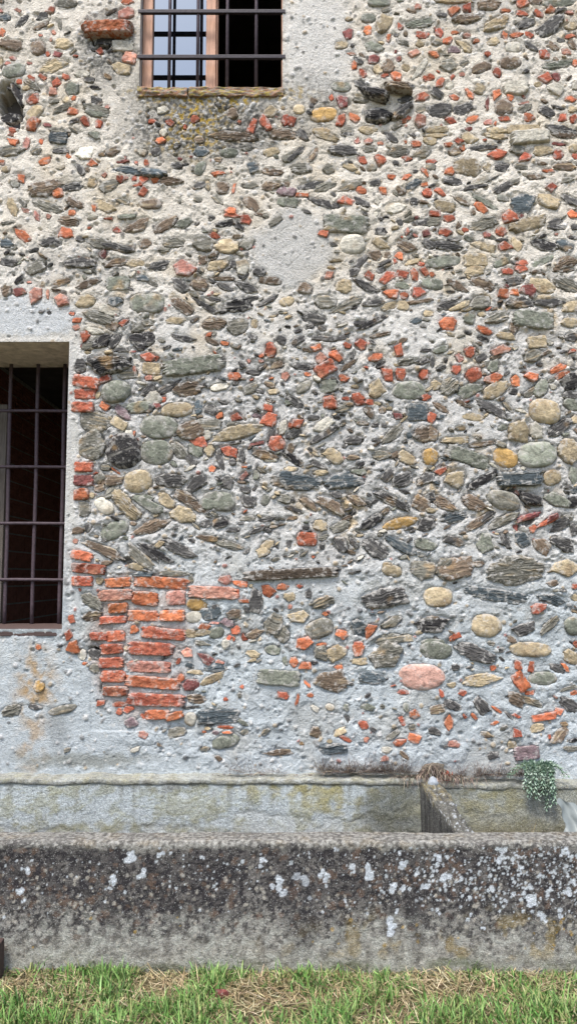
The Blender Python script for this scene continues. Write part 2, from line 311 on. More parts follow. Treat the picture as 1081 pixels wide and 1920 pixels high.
STONES = '''
T 0 0
15 15 40 35 0 b
478 28 160 60 0 ge
922 15 95 45 0 o
912 95 125 90 0 p
790 228 350 100 1 Ox
745 290 180 90 0 k
890 338 150 75 -5 wx
940 418 100 85 -15 px
722 370 50 70 30 r
40 130 80 60 10 u
165 160 140 50 40 d
310 120 120 55 10 d
380 75 50 60 0 r
130 75 60 30 -20 p
10 80 35 35 0 p
20 240 50 70 0 o
295 190 130 45 25 b
435 180 30 75 0 g
85 330 190 90 -5 b
275 350 115 115 0 be
300 265 35 20 0 r
390 235 30 40 20 p
370 290 28 28 0 p
465 325 150 90 -5 t
348 392 40 45 0 r
420 395 75 50 0 m
95 425 50 40 -30 p
60 465 50 30 0 p
215 460 45 25 0 p
10 455 30 90 0 t
105 515 170 110 5 ve
390 480 270 95 15 ts
310 560 65 55 -40 r
235 575 70 45 -50 r
145 600 45 45 0 r
410 597 75 65 20 r
480 562 70 55 -40 r
383 665 90 70 10 p
240 622 140 60 -25 g
600 540 110 50 5 w
645 585 80 50 0 d
525 650 115 90 -5 v
195 645 55 40 0 t
240 720 110 85 15 r
250 820 150 90 40 te
480 725 60 60 0 t
538 718 38 40 0 o
395 738 80 35 10 g
460 782 165 45 25 g
530 805 90 75 10 o
695 790 210 55 -15 g
700 825 180 60 -10 v
625 885 85 75 -30 r
720 900 60 70 0 r
245 905 120 90 30 o
90 940 65 50 0 r
345 910 60 30 -10 m
430 950 150 40 -5 g
780 778 45 40 0 p
700 735 90 60 -30 d
885 500 150 100 -25 t
135 680 220 80 -62 k
60 850 160 90 10 k
T 260 150
170 215 90 60 5 w
678 240 75 100 20 b
100 298 70 35 10 r
225 305 75 50 -25 r
408 288 70 60 5 r
335 340 25 40 0 r
730 303 35 40 0 r
822 335 120 80 65 r
910 315 125 75 -60 r
957 230 105 90 45 t
1060 298 65 85 10 r
1043 205 30 30 0 t
180 383 60 60 0 w
160 440 90 50 0 o
700 408 370 90 -3 bs
440 430 75 60 0 b
125 520 70 70 0 de
275 480 60 30 20 d
455 518 115 75 -5 u
655 530 130 70 0 ve
790 500 90 30 15 g
958 520 130 70 15 t
1030 395 190 90 -3 b
30 525 75 60 0 w
1065 575 70 50 20 g
55 600 40 55 0 r
295 570 38 30 -30 m
280 625 85 50 0 d
575 580 60 45 -10 b
445 645 110 80 60 v
590 640 90 40 0 w
575 680 110 40 5 o
825 640 90 95 0 u
970 665 170 65 -10 b
95 675 230 75 -8 us
40 722 80 65 0 r
120 728 75 55 0 o
15 755 40 30 0 r
230 740 170 65 0 bs
35 810 80 95 10 r
445 760 90 60 20 d
500 765 40 80 0 t
610 785 105 105 15 b
688 785 85 25 80 o
810 765 110 50 10 gs
960 770 140 70 5 b
1040 805 85 85 0 q
1040 880 90 90 0 v
88 900 160 85 0 be
425 865 70 50 -30 g
570 865 120 45 -40 g
820 905 130 80 -40 b
665 950 105 55 0 o
300 885 25 30 0 g
T 520 0
730 20 160 75 0 ve
890 5 50 30 0 v
1010 50 50 50 0 p
965 80 70 35 -20 b
1020 170 200 70 5 vs
655 135 110 75 0 ve
770 175 150 105 55 t
515 250 80 90 20 m
650 225 60 75 15 o
885 190 45 70 0 r
803 283 38 65 0 o
855 258 35 30 0 d
905 310 95 45 -25 g
925 245 30 45 0 b
1045 258 100 55 -15 r
1028 315 60 60 -20 t
460 330 105 70 10 t
540 335 30 30 0 d
690 340 140 80 -10 v
530 390 80 30 -15 p
585 445 85 45 -35 d
850 377 35 28 0 m
870 432 50 50 20 m
690 438 90 75 15 m
985 385 90 70 0 p
555 475 50 70 0 o
615 535 60 80 0 r
800 490 110 95 50 b
725 505 70 80 0 t
770 550 60 35 20 r
860 557 80 85 20 o
925 495 60 60 0 t
1025 510 185 55 55 w
1070 570 40 50 0 r
975 630 28 28 0 d
460 630 135 85 0 ve
390 712 38 55 0 r
470 740 100 100 10 m
700 700 260 90 -20 k
860 655 220 90 -15 b
600 620 130 60 -35 d
720 840 220 130 -5 k
890 820 200 90 35 d
1040 710 110 60 20 r
600 720 110 80 -10 g
155 795 85 80 0 te
245 765 40 50 0 d
260 735 70 50 0 b
335 832 195 115 10 ye
460 870 120 70 70 r
555 855 100 65 -35 o
85 880 115 90 -10 r
505 945 100 60 0 ge
320 950 130 60 0 te
60 955 150 40 0 t
910 880 60 50 0 o
945 858 45 50 0 r
1030 880 90 110 0 p
1045 790 90 60 20 g
650 945 130 60 0 t
925 720 110 60 10 d
510 140 60 35 0 t
T 800 0
185 10 270 35 0 t
445 35 160 90 0 b
690 30 90 60 0 o
960 20 230 60 3 ve
780 15 90 45 0 b
190 75 95 70 45 o
300 60 90 75 0 r
105 110 80 40 0 de
280 145 210 75 5 bs
505 175 200 120 25 ts
570 75 80 30 0 o
690 95 100 50 -10 r
805 100 75 55 -20 r
885 68 80 65 15 o
1030 90 80 30 0 p
715 170 135 75 25 d
890 195 220 120 35 d
1045 185 120 60 5 t
85 235 85 60 -65 r
8 250 20 25 0 r
200 238 55 30 0 o
65 310 85 65 -15 g
145 297 70 65 0 o
270 335 140 60 -30 ts
190 365 100 55 0 q
285 260 60 45 0 p
353 302 55 32 0 o
475 305 95 60 20 t
560 255 60 45 -60 o
645 255 95 45 8 o
740 255 75 45 -35 r
625 345 120 85 0 we
755 340 110 40 -30 d
905 340 125 60 -25 b
1030 260 110 35 10 r
965 292 55 35 0 d
1045 325 80 60 -60 b
845 400 75 75 0 r
1005 380 75 60 0 p
50 400 85 50 -5 o
435 395 50 45 0 r
155 475 130 110 0 g
270 460 80 50 20 g
395 492 155 75 20 be
600 460 155 90 0 be
505 530 90 70 -65 r
950 470 230 70 10 vs
1065 460 45 65 0 o
845 565 105 85 0 r
932 555 75 70 -20 m
25 562 75 55 0 r
90 605 85 60 75 r
180 557 50 40 60 r
250 540 45 30 0 p
160 625 70 60 0 w
65 675 125 80 -35 d
305 680 95 50 -50 o
380 650 90 80 -20 t
190 710 80 45 -15 o
435 750 115 30 85 m
500 690 85 95 -10 o
600 715 60 45 -20 o
630 640 210 120 -3 w
800 615 60 40 0 t
920 645 130 100 -10 w
1035 720 85 55 0 o
1065 625 40 70 0 w
550 780 130 120 0 be
95 800 190 115 5 d
260 790 170 90 20 d
700 790 110 60 30 g
700 750 85 25 10 p
860 810 130 75 -25 d
945 778 110 25 -15 d
1045 795 80 60 15 t
735 855 85 75 0 o
980 855 75 65 0 r
1055 860 60 75 0 r
325 865 105 70 5 o
165 872 85 60 0 r
565 868 95 50 0 r
440 890 70 50 10 p
490 895 30 40 0 o
70 940 170 50 0 t
300 935 60 35 0 m
490 950 160 45 0 t
690 940 230 70 0 tx
960 940 230 70 -10 d
T 0 250
75 12 60 25 0 p
95 62 90 55 -10 o
195 75 90 55 65 p
297 62 30 40 0 o
425 38 130 85 -5 ux
490 5 60 30 -20 b
80 130 200 85 8 gs
270 130 95 60 25 g
435 130 135 50 0 ds
498 165 40 50 20 o
325 203 95 55 20 o
15 212 50 45 0 o
40 262 70 55 0 te
440 245 75 65 30 w
620 145 130 105 10 w
690 20 100 60 -20 v
675 220 80 65 -20 o
820 135 125 75 10 b
740 155 60 35 10 d
890 210 95 35 10 m
910 185 20 45 0 m
985 213 35 30 0 r
1058 212 40 55 0 r
1015 140 120 80 10 w
585 265 95 65 -50 d
635 262 35 50 30 b
950 275 260 60 -5 us
155 325 80 65 -45 o
110 370 75 55 0 v
325 405 260 120 10 bs
415 430 90 75 -15 o
530 385 160 80 10 ds
668 365 70 85 0 t
760 303 45 45 0 p
785 388 150 90 15 g
880 335 70 60 0 r
915 325 40 30 -20 r
975 330 40 50 0 r
1045 340 85 75 0 r
1000 375 80 30 20 r
1030 430 100 95 0 r
1060 510 95 85 0 ge
95 540 145 75 -60 t
165 500 80 40 -40 g
350 530 240 80 -18 gs
545 510 150 65 -25 b
750 525 190 80 -20 t
685 545 65 50 -50 o
895 495 100 45 -15 g
190 560 85 40 -20 p
270 598 80 45 -60 p
355 605 40 50 0 p
527 577 55 50 0 o
500 640 150 75 -5 b
675 610 80 50 0 w
790 622 75 25 0 r
920 608 130 40 5 v
1000 665 200 100 25 bs
60 655 120 22 8 g
170 740 150 75 -35 o
478 722 110 95 0 o
585 768 70 50 -10 d
850 700 70 50 -10 r
650 685 30 25 0 r
735 800 190 80 -15 gs
860 830 240 60 -12 ds
920 840 150 60 0 b
1050 800 100 70 10 b
50 795 110 80 0 u
360 785 150 65 20 d
420 800 60 60 -30 d
250 850 80 30 20 d
745 875 65 75 -40 m
60 935 140 60 -5 d
590 940 280 90 5 ds
850 935 200 70 10 b
290 945 100 50 10 g
980 945 140 60 0 t
240 915 45 20 0 d
T 267 400
20 60 80 120 20 b
170 80 200 85 30 bs
300 82 150 75 25 v
500 30 60 40 -20 d
600 75 170 55 8 k
700 95 110 60 -50 k
645 15 125 45 0 r
753 48 90 75 -20 r
850 12 80 30 -10 b
895 25 50 35 0 g
970 58 120 55 35 g
225 212 160 85 0 g
45 225 140 50 -25 b
445 228 160 110 -10 g
610 240 185 115 -5 t
690 172 75 28 0 b
765 225 110 90 30 g
715 245 30 40 0 p
130 380 190 80 15 ds
310 390 175 130 0 p
545 375 180 75 12 t
435 335 60 70 0 b
655 365 45 70 0 d
725 390 100 120 0 w
850 430 95 75 -10 d
925 490 180 65 -5 b
275 520 145 95 -40 d
420 515 130 110 -20 b
585 472 170 30 0 b
60 495 130 40 -35 g
505 490 70 35 -40 d
600 535 130 50 -25 d
760 535 190 75 -25 d
75 650 180 150 0 ve
285 670 190 90 -35 b
465 675 240 50 -32 ds
520 622 110 35 -10 d
690 665 220 105 5 k
795 615 90 35 0 d
900 640 200 40 28 ds
1045 640 110 75 10 te
520 800 170 100 5 b
690 820 160 120 5 g
808 800 55 70 0 t
300 905 190 60 -15 d
40 795 100 45 0 g
30 910 130 110 0 k
500 930 110 45 -30 b
595 940 65 35 0 o
240 775 130 60 0 t
1000 920 80 80 0 d
920 950 60 40 0 r
1000 715 50 30 -20 g
380 770 80 40 30 d
T 534 250
45 20 100 60 0 b
130 20 110 70 -40 d
300 25 200 65 -15 ts
450 10 90 35 0 d
520 55 55 60 0 p
600 60 70 50 20 p
688 72 48 30 0 o
610 115 120 60 0 g
75 155 190 55 38 ds
205 155 110 45 60 b
415 130 215 85 -5 ds
555 192 85 60 -25 r
690 188 85 95 10 r
625 250 80 60 0 ge
830 135 175 85 5 gs
880 188 80 50 0 r
990 150 160 80 25 gs
870 65 30 35 30 o
945 82 75 55 0 o
1050 60 100 60 0 t
765 30 130 50 -40 d
920 15 60 35 -30 d
800 215 50 40 -20 d
1060 205 80 40 5 r
1050 245 80 60 0 ge
115 260 170 90 0 g
320 258 95 80 15 g
470 248 125 50 -15 t
1007 285 85 45 -55 o
770 315 65 50 0 o
880 318 90 40 20 o
940 275 45 28 0 d
185 375 195 60 10 ds
295 382 190 75 22 gs
475 385 200 60 25 gs
650 362 110 55 15 d
15 368 45 45 0 b
35 430 95 75 0 q
130 447 100 55 5 o
40 500 130 80 -5 v
550 415 80 60 -30 o
713 418 90 60 -20 o
835 420 75 70 0 b
930 370 130 70 25 u
1010 372 55 35 20 o
1030 432 75 80 10 r
270 500 230 60 -18 ds
370 525 60 40 -30 d
432 498 125 85 5 r
555 500 130 60 -32 d
665 495 40 50 0 w
790 540 165 85 5 w
930 495 60 65 0 d
160 570 70 30 -20 d
655 588 40 35 0 w
440 660 320 135 -3 vx
695 622 45 30 0 d
828 645 45 65 30 d
950 612 45 28 0 m
1065 580 40 40 0 r
1000 645 170 50 8 ds
280 728 85 75 0 r
690 712 95 65 -10 k
882 715 40 60 0 p
940 740 45 35 0 m
1025 730 65 75 0 m
845 753 20 20 0 r
485 808 185 150 5 we
345 805 65 35 -20 d
700 805 140 75 -30 t
875 820 170 80 -25 bs
1040 805 110 70 -10 d
655 885 105 85 -20 b
738 885 60 60 0 b
828 888 78 68 -15 o
550 930 120 60 45 d
793 930 40 50 0 r
985 945 60 35 0 r
1055 940 60 70 0 ve
370 925 110 25 5 t
720 940 110 30 25 d
920 930 140 40 15 t
T 801 250
60 15 160 35 0 t
300 35 120 80 -15 t
500 20 180 55 -5 t
735 35 270 100 5 wx
985 15 210 50 -5 b
150 85 60 38 0 o
220 62 70 60 30 r
260 103 65 45 20 o
30 70 80 50 -20 b
195 135 100 70 0 b
10 130 60 70 0 d
400 105 220 50 5 ds
410 52 30 25 20 r
500 155 135 85 10 r
700 175 100 75 10 r
650 125 130 75 0 g
825 130 160 80 12 t
940 155 80 85 -10 r
945 80 105 30 -8 m
1055 110 70 70 0 te
1065 170 50 50 0 r
30 200 65 45 10 r
45 245 110 85 -5 g
155 280 90 65 15 o
290 250 205 130 -8 t
530 245 110 70 0 d
665 240 110 65 -5 g
430 250 80 70 -40 t
990 242 195 75 0 bs
870 272 95 28 -3 o
825 225 75 22 -5 b
175 350 140 70 -8 d
390 350 130 50 20 w
320 400 210 38 12 ds
470 330 120 15 28 d
540 395 160 70 30 d
620 355 90 40 25 g
770 318 150 45 0 b
895 400 95 80 -15 r
1000 345 120 45 20 g
90 425 95 55 -30 r
15 435 55 70 20 o
35 380 60 25 20 d
240 490 150 45 -30 b
120 530 180 90 -10 t
410 500 210 50 -30 v
380 540 110 60 -45 o
685 510 180 155 0 u
880 495 190 110 -15 t
1030 490 150 70 -30 ds
1050 590 100 70 -25 o
540 475 100 50 -5 v
57 585 85 50 0 r
155 617 88 60 -3 r
40 640 120 75 0 g
330 575 45 45 0 b
590 605 125 105 20 r
670 605 40 35 0 m
410 655 240 95 15 g
725 665 290 105 12 t
920 640 120 50 20 d
920 685 130 45 0 d
1060 680 60 50 20 d
225 665 60 35 60 b
125 718 95 65 -5 r
270 705 50 38 0 r
10 730 35 75 0 r
427 735 65 55 0 m
530 715 95 70 -20 o
925 735 30 35 0 r
190 770 110 30 0 d
120 812 260 75 -8 ds
415 825 225 65 -18 t
560 825 125 85 -30 r
640 810 110 80 -55 t
535 775 90 25 0 d
840 810 190 90 -15 ks
990 815 145 90 -20 u
1050 755 70 35 0 d
115 930 240 90 5 ve
345 920 170 100 0 tx
540 930 140 65 30 v
675 940 95 50 0 r
830 925 180 60 25 v
1000 935 170 90 15 bs
T 0 460
70 140 130 80 -5 d
260 170 170 85 20 g
240 105 45 20 0 d
575 152 300 115 5 ds
640 165 10 10 0 t
445 275 140 60 20 b
645 280 180 70 22 bs
855 278 170 110 5 vx
990 150 130 90 30 t
820 140 140 70 0 b
50 330 80 100 15 b
145 345 100 70 -5 m
265 365 90 150 -10 p
350 360 25 80 0 p
445 405 130 110 -5 p
430 335 110 30 -10 b
620 410 140 100 15 t
835 410 120 80 -5 u
525 497 48 32 0 o
555 545 85 40 5 o
555 595 55 50 0 p
800 475 150 80 -20 w
720 520 210 110 -15 gs
810 580 100 70 -15 b
895 560 95 45 38 r
620 658 80 100 0 r
680 620 140 60 -5 w
745 690 170 95 32 ks
830 695 130 70 50 d
1000 695 180 145 -5 k
1040 660 60 40 0 m
595 730 25 35 0 m
640 730 100 70 0 g
635 778 60 25 -10 t
770 865 350 160 8 ks
585 880 90 110 0 d
890 760 110 40 0 d
1010 420 140 140 0 ve
965 770 50 20 0 m
305 485 40 25 0 d
360 490 30 30 0 d
215 270 40 18 0 p
1000 600 120 60 10 g
975 905 30 80 10 p
1040 560 120 50 10 g
1030 240 100 50 -10 u
T 267 620
40 80 160 150 -10 k
300 55 190 60 -15 d
500 80 110 45 -30 b
595 95 65 42 5 o
1005 75 80 105 0 d
925 145 85 105 0 r
370 255 430 125 8 vx
45 190 120 75 0 r
105 200 40 40 30 r
65 275 135 95 -3 tx
45 342 58 45 0 p
110 345 70 30 15 t
575 210 55 75 20 d
670 335 100 65 -8 o
1035 330 60 75 -15 p
800 300 110 45 -10 d
975 245 110 60 20 b
785 415 125 80 30 g
945 440 85 50 0 t
325 425 215 115 5 b
550 405 145 60 12 w
175 415 135 70 30 d
45 430 120 80 35 d
85 485 130 100 -20 w
155 495 38 48 0 r
105 545 60 45 -20 m
35 550 100 100 0 d
250 570 230 110 3 te
405 555 60 110 0 u
490 565 90 80 -20 d
555 615 65 60 0 o
680 622 90 75 0 r
910 560 75 60 -25 r
912 640 110 110 -15 r
825 615 65 40 0 q
120 695 265 185 0 ve
355 720 200 160 20 b
465 680 220 90 0 g
465 755 65 90 -20 w
410 805 130 90 -20 r
690 735 330 120 12 t
655 683 115 50 0 g
930 745 120 55 70 d
1015 700 120 60 75 w
1070 690 40 60 0 r
965 815 130 115 10 r
830 820 120 35 10 m
625 870 135 90 -15 r
105 880 240 190 0 ve
270 870 160 100 -40 g
390 865 130 90 -30 v
485 870 90 90 0 t
555 900 40 120 5 d
720 900 40 130 10 d
880 900 200 80 -15 bs
925 930 95 45 0 w
1060 870 60 120 -30 b
350 940 120 60 -50 d
1060 510 60 80 0 v
770 220 28 35 0 p
860 222 38 28 0 p
T 534 500
318 65 75 65 0 p
140 160 140 95 -20 b
500 40 110 70 40 d
425 140 130 110 -15 t
580 135 220 65 -28 ds
610 68 85 80 0 r
695 20 80 50 40 d
745 75 130 75 38 r
845 60 95 70 -5 r
935 60 115 65 -80 r
1005 40 80 75 0 r
1065 60 50 35 -40 o
850 140 150 60 -5 v
1030 120 110 85 -15 ve
965 192 105 95 0 r
765 200 130 80 5 o
860 210 60 62 0 o
290 250 160 105 -5 g
455 275 270 65 22 gs
45 245 110 70 15 b
640 265 160 60 10 d
755 285 120 60 20 t
850 285 90 80 0 t
970 255 200 30 8 b
205 375 190 95 -10 d
175 435 80 35 15 d
640 400 230 50 25 ks
540 410 90 50 10 d
290 520 190 50 -5 d
410 515 110 35 15 d
690 495 170 40 10 b
450 570 62 60 0 r
548 560 90 95 0 r
225 590 95 65 5 o
255 665 80 85 40 p
370 645 110 75 -25 o
822 605 90 110 0 r
655 655 110 60 18 o
680 700 110 60 20 k
290 740 150 105 30 rx
455 715 150 35 35 b
425 805 85 60 -10 o
162 780 55 35 -10 o
130 725 150 55 0 d
135 870 130 75 35 ge
315 865 150 110 5 v
660 885 130 130 50 t
510 865 60 30 0 t
745 780 95 120 15 r
835 780 75 100 0 r
1000 780 85 85 10 r
900 895 240 140 3 ve
20 800 40 75 -10 p
320 950 95 40 0 r
530 940 100 55 -20 r
440 955 60 30 0 r
1025 945 80 60 20 r
880 690 130 60 10 g
1065 685 40 95 0 d
90 540 110 70 20 d
1030 340 80 50 0 t
490 640 70 25 60 d
30 945 80 50 0 d
T 801 500
340 35 140 85 5 t
45 65 60 38 -45 o
50 130 120 90 -10 ve
225 145 175 65 -30 bs
400 125 205 75 -18 bs
580 35 105 65 8 r
675 20 90 75 0 r
620 105 160 80 5 d
570 140 45 30 0 m
545 188 92 85 0 o
633 190 75 65 0 o
725 175 110 95 -20 m
825 140 200 110 -22 t
1000 130 190 110 -25 gs
970 20 180 50 0 b
145 275 170 80 18 d
235 285 170 45 25 t
380 260 160 110 15 g
670 265 220 90 8 ds
890 265 230 75 3 ds
1035 290 150 80 15 t
150 415 135 110 0 o
300 380 100 100 -20 v
405 460 125 60 -22 o
390 345 60 50 0 t
760 385 275 125 -8 vx
500 370 180 90 20 g
1035 415 140 80 -5 t
290 480 70 30 -25 d
400 520 100 35 -15 d
620 450 70 100 -10 b
790 545 135 95 5 tx
570 500 130 60 -10 t
1040 510 100 80 10 d
95 600 120 65 15 v
300 618 88 80 -5 r
230 660 60 75 15 p
525 605 155 85 15 p
385 660 90 70 30 d
205 745 70 75 0 r
335 775 120 110 25 r
490 655 90 40 10 b
475 715 110 90 30 v
760 650 150 110 25 g
35 690 60 100 0 d
472 815 135 95 10 o
635 830 70 100 10 o
750 800 115 65 -5 o
950 735 130 50 25 o
975 780 120 50 28 o
1040 840 150 130 15 ks
160 870 160 140 40 gs
60 850 80 100 20 t
305 890 190 110 25 v
490 890 220 130 30 t
820 880 100 150 -20 v
740 910 110 60 40 g
620 900 70 60 0 d
905 870 60 45 -10 w
10 945 50 60 0 r
T 130 690
120 105 195 95 -12 rx
75 138 45 28 0 w
115 190 155 80 0 rx
208 198 40 60 -15 t
258 80 90 50 20 rx
260 275 80 70 -40 o
100 285 155 80 0 rx
335 170 210 175 0 ve
430 45 150 70 5 g
555 160 165 80 30 b
515 285 190 95 10 v
385 325 150 70 -45 q
360 400 120 80 -30 tx
295 370 30 50 0 t
430 480 60 90 20 w
470 472 25 40 0 o
185 385 220 170 -10 g
160 560 210 230 10 g
400 600 255 270 20 ke
640 635 235 190 -5 te
620 425 325 180 -8 ve
785 300 220 120 4 t
935 285 70 110 10 u
1010 290 90 80 -10 d
900 450 220 180 15 b
945 540 135 90 -20 r
1035 730 60 60 0 o
820 620 170 100 -35 t
900 620 170 70 -40 g
495 820 205 175 10 te
730 810 230 110 0 d
925 830 170 110 35 d
105 718 135 80 0 rx
105 815 145 85 0 mx
88 915 110 90 5 ox
165 925 38 50 0 t
310 895 135 80 35 g
330 815 130 90 10 b
215 870 90 60 20 b
260 720 90 50 0 g
220 800 100 80 20 g
380 930 160 80 -35 t
540 940 150 60 -5 v
835 925 190 80 -25 b
1030 930 120 80 10 ve
690 930 110 60 -30 t
270 810 80 70 0 b
T 400 780
600 55 110 80 5 r
500 80 120 60 75 w
795 65 150 90 25 w
800 135 230 55 33 ds
580 130 130 70 30 d
455 195 140 110 20 r
410 130 120 55 70 d
310 200 120 35 10 m
180 120 330 120 12 t
110 250 140 90 -10 r
50 330 160 45 -72 d
205 290 120 30 90 v
140 330 50 60 0 d
370 305 220 80 -20 bs
415 310 90 45 0 w
575 310 190 60 -38 ks
760 355 130 40 -25 d
870 290 150 100 -38 te
1020 175 150 75 10 d
1010 300 110 45 0 b
590 470 345 145 -3 us
940 460 330 150 5 us
310 425 50 70 0 v
215 435 80 70 20 p
105 480 80 120 20 d
255 620 130 90 -35 d
375 610 60 90 -30 v
75 620 165 150 0 ve
510 600 100 70 -20 g
590 680 140 40 -22 d
690 640 170 75 -40 bs
850 650 260 120 -35 bs
1030 610 150 70 -30 bs
245 740 130 45 5 g
385 745 120 40 8 ds
315 825 120 40 20 d
435 800 70 25 5 d
145 825 110 40 0 d
50 770 130 90 15 k
570 740 80 30 5 b
675 890 145 105 -3 rx
770 790 110 90 10 t
920 800 180 80 25 g
665 805 60 40 0 d
395 930 110 70 35 t
100 930 260 70 -15 gs
920 930 140 100 -40 d
1015 920 110 50 -50 d
785 940 40 60 0 d
5 390 30 40 0 o
545 925 35 50 0 d
1050 400 120 60 0 v
820 270 90 40 0 t
560 385 110 40 0 t
770 410 120 50 0 t
T 534 730
70 90 150 70 -30 d
325 100 110 95 -20 r
440 70 55 35 0 r
530 80 115 90 -20 r
610 92 65 45 -10 r
645 35 130 80 20 t
605 165 100 60 -50 b
705 150 55 70 -10 b
755 138 45 30 0 t
810 190 75 60 -20 m
895 40 240 90 0 ve
955 165 150 140 0 ux
1020 75 95 70 45 r
1055 205 75 90 -15 r
430 130 150 70 15 g
500 365 150 75 12 b
780 320 180 90 42 gs
1000 325 170 130 15 b
670 370 90 30 0 d
890 330 60 50 0 u
715 262 45 30 0 d
345 485 170 100 -38 te
500 495 130 45 0 b
690 475 140 80 5 g
880 495 150 90 -30 t
1050 490 110 130 0 ye
455 650 400 140 5 gs
845 650 190 130 30 ds
740 625 110 80 60 d
1020 650 160 90 35 d
760 800 310 90 -28 ds
555 820 240 80 -33 bs
980 825 140 120 -25 b
1050 785 80 80 0 d
660 930 130 70 25 d
860 945 190 50 5 y
470 110 60 30 0 d
560 245 100 40 -10 b
800 470 100 50 20 b
440 935 100 50 20 b
1050 940 80 60 0 d
T 801 730
140 30 150 80 20 ds
290 35 170 90 20 v
460 35 190 85 10 t
95 135 140 45 -35 bs
35 205 75 90 -20 r
35 320 90 130 10 b
255 105 140 35 -22 bs
460 140 280 70 -28 ds
585 130 110 45 -50 g
845 160 230 185 -15 te
735 30 100 60 40 d
815 25 100 70 0 ve
330 205 160 60 -5 t
540 280 80 50 5 v
660 310 165 190 0 t
780 300 90 130 20 w
945 280 220 100 40 d
1020 440 170 200 -10 t
205 365 270 60 4 ts
390 395 220 50 10 b
285 490 330 110 -20 vx
560 495 185 140 -25 ye
795 470 270 205 5 ve
50 490 130 125 0 ye
95 585 105 85 20 r
200 650 190 150 40 t
390 660 260 65 28 ks
660 650 320 115 2 ux
895 640 130 120 20 t
1050 620 70 140 0 v
545 805 240 145 -18 ge
745 795 190 110 -25 k
658 740 60 50 0 p
925 800 200 100 -20 v
330 820 190 110 -25 bs
100 820 230 90 -28 bs
190 930 200 80 10 u
430 920 140 70 35 d
590 925 140 70 20 g
730 920 215 60 15 ms
900 930 130 50 30 ms
1010 930 110 60 20 g
1040 110 140 90 -20 v
1060 220 60 70 0 t
1060 820 110 90 0 k
1030 40 120 70 -5 d
765 320 60 90 0 g
20 640 60 90 40 d
T 120 920
125 30 110 90 10 ox
155 130 90 130 0 g
290 110 150 110 -40 we
455 120 270 110 -42 ts
605 95 230 85 -30 v
365 285 210 130 20 ve
635 260 290 105 22 bs
105 290 100 70 15 b
165 275 45 40 0 w
175 270 50 70 0 d
85 365 40 40 0 p
285 430 350 85 -23 bs
130 470 150 75 -12 rx
180 565 240 80 -5 rx
135 655 150 80 0 rx
545 480 250 100 -45 gs
680 450 330 60 -35 ks
825 420 270 90 -28 ds
570 605 180 45 -3 us
800 600 230 45 0 gs
255 650 65 65 0 t
390 665 190 75 3 ox
700 665 395 90 -4 Ox
370 755 245 85 3 px
590 780 185 105 -5 Ox
810 775 140 115 3 px
390 850 140 80 3 Ox
575 905 225 85 0 ox
785 905 180 85 0 ox
355 935 205 60 3 rx
205 800 190 100 -35 g
120 715 28 30 0 r
750 80 130 90 -40 t
905 80 270 85 -30 b
860 175 200 130 -15 t
1045 90 100 100 0 ve
500 235 50 45 0 b
1040 345 150 50 -10 b
960 825 150 100 -5 ye
940 915 120 90 0 we
1030 740 120 80 5 px
935 735 75 80 0 p
920 640 40 90 0 g
200 910 160 80 10 b
610 450 200 50 -40 d
525 550 110 60 -10 t
60 930 70 70 0 r
1030 240 90 60 15 d
1030 900 80 100 30 u
T 340 1010
300 40 330 70 -12 bs
595 95 100 85 20 t
650 30 60 40 30 t
910 20 130 70 0 rx
1015 65 40 90 0 d
790 255 650 80 3 Bx
230 390 350 95 -3 px
318 300 95 90 10 p
425 325 120 55 -3 o
400 400 35 80 -20 r
625 375 110 90 -30 o
730 350 90 65 5 o
853 345 52 40 0 r
535 455 105 190 5 d
780 420 80 80 -30 t
785 490 30 50 0 p
920 400 50 75 0 d
1020 460 170 100 20 g
380 545 120 85 10 b
220 545 140 110 20 u
250 500 60 60 0 d
330 610 110 80 0 q
240 610 80 30 -5 p
170 638 95 65 0 o
85 685 125 65 0 t
255 680 110 90 15 ve
390 665 70 75 0 r
345 715 40 45 0 r
378 725 28 40 0 r
455 720 80 45 -60 r
525 690 140 75 20 b
660 610 140 170 -20 g
730 690 110 130 -30 g
890 755 115 110 0 o
1010 765 90 28 0 o
1042 545 50 35 0 o
655 805 115 85 -20 v
150 755 130 45 -5 g
320 760 60 80 0 w
520 835 115 55 -10 t
40 825 90 85 0 p
180 870 140 75 -25 m
275 895 75 45 -15 p
250 940 160 60 0 u
750 885 75 45 -70 v
812 895 65 78 0 o
895 925 105 90 10 o
1010 830 110 120 0 g
1000 650 210 150 20 ge
850 560 160 110 0 t
60 920 70 60 0 u
415 790 30 30 0 d
955 130 30 25 0 r
500 340 30 30 0 t
T 570 960
260 115 170 80 25 d
490 75 190 80 32 ks
690 85 240 80 12 ye
885 90 130 110 20 d
1030 70 170 80 15 u
110 95 110 90 20 t
270 250 160 100 -30 b
370 240 110 40 -55 d
520 270 220 130 -35 d
690 240 240 90 -30 u
875 240 160 90 -10 v
635 425 145 90 -10 te
860 415 200 150 5 g
1020 410 160 170 40 g
195 635 280 120 15 gs
590 620 400 180 12 d
965 615 210 160 0 t
130 840 270 150 15 ge
155 738 55 38 0 o
265 890 95 95 0 o
400 830 110 140 10 u
470 860 130 85 50 o
630 800 170 80 25 g
940 810 300 140 -2 ks
1070 915 50 50 0 o
620 925 230 90 5 gs
390 950 80 40 0 r
930 945 170 60 0 ve
125 950 90 25 0 o
740 915 90 70 0 t
25 940 70 60 0 o
600 385 70 50 0 t
1050 200 100 50 0 d
40 590 55 60 0 d
T 801 950
165 95 210 110 25 u
370 115 250 70 32 bs
540 105 230 80 28 gs
730 80 200 45 15 rs
635 145 45 90 0 ms
860 115 190 45 30 rs
760 160 70 60 0 r
955 130 200 110 30 d
1060 160 60 110 0 d
200 250 160 70 -20 d
410 265 140 150 -10 v
560 245 130 60 -60 d
690 240 110 130 20 u
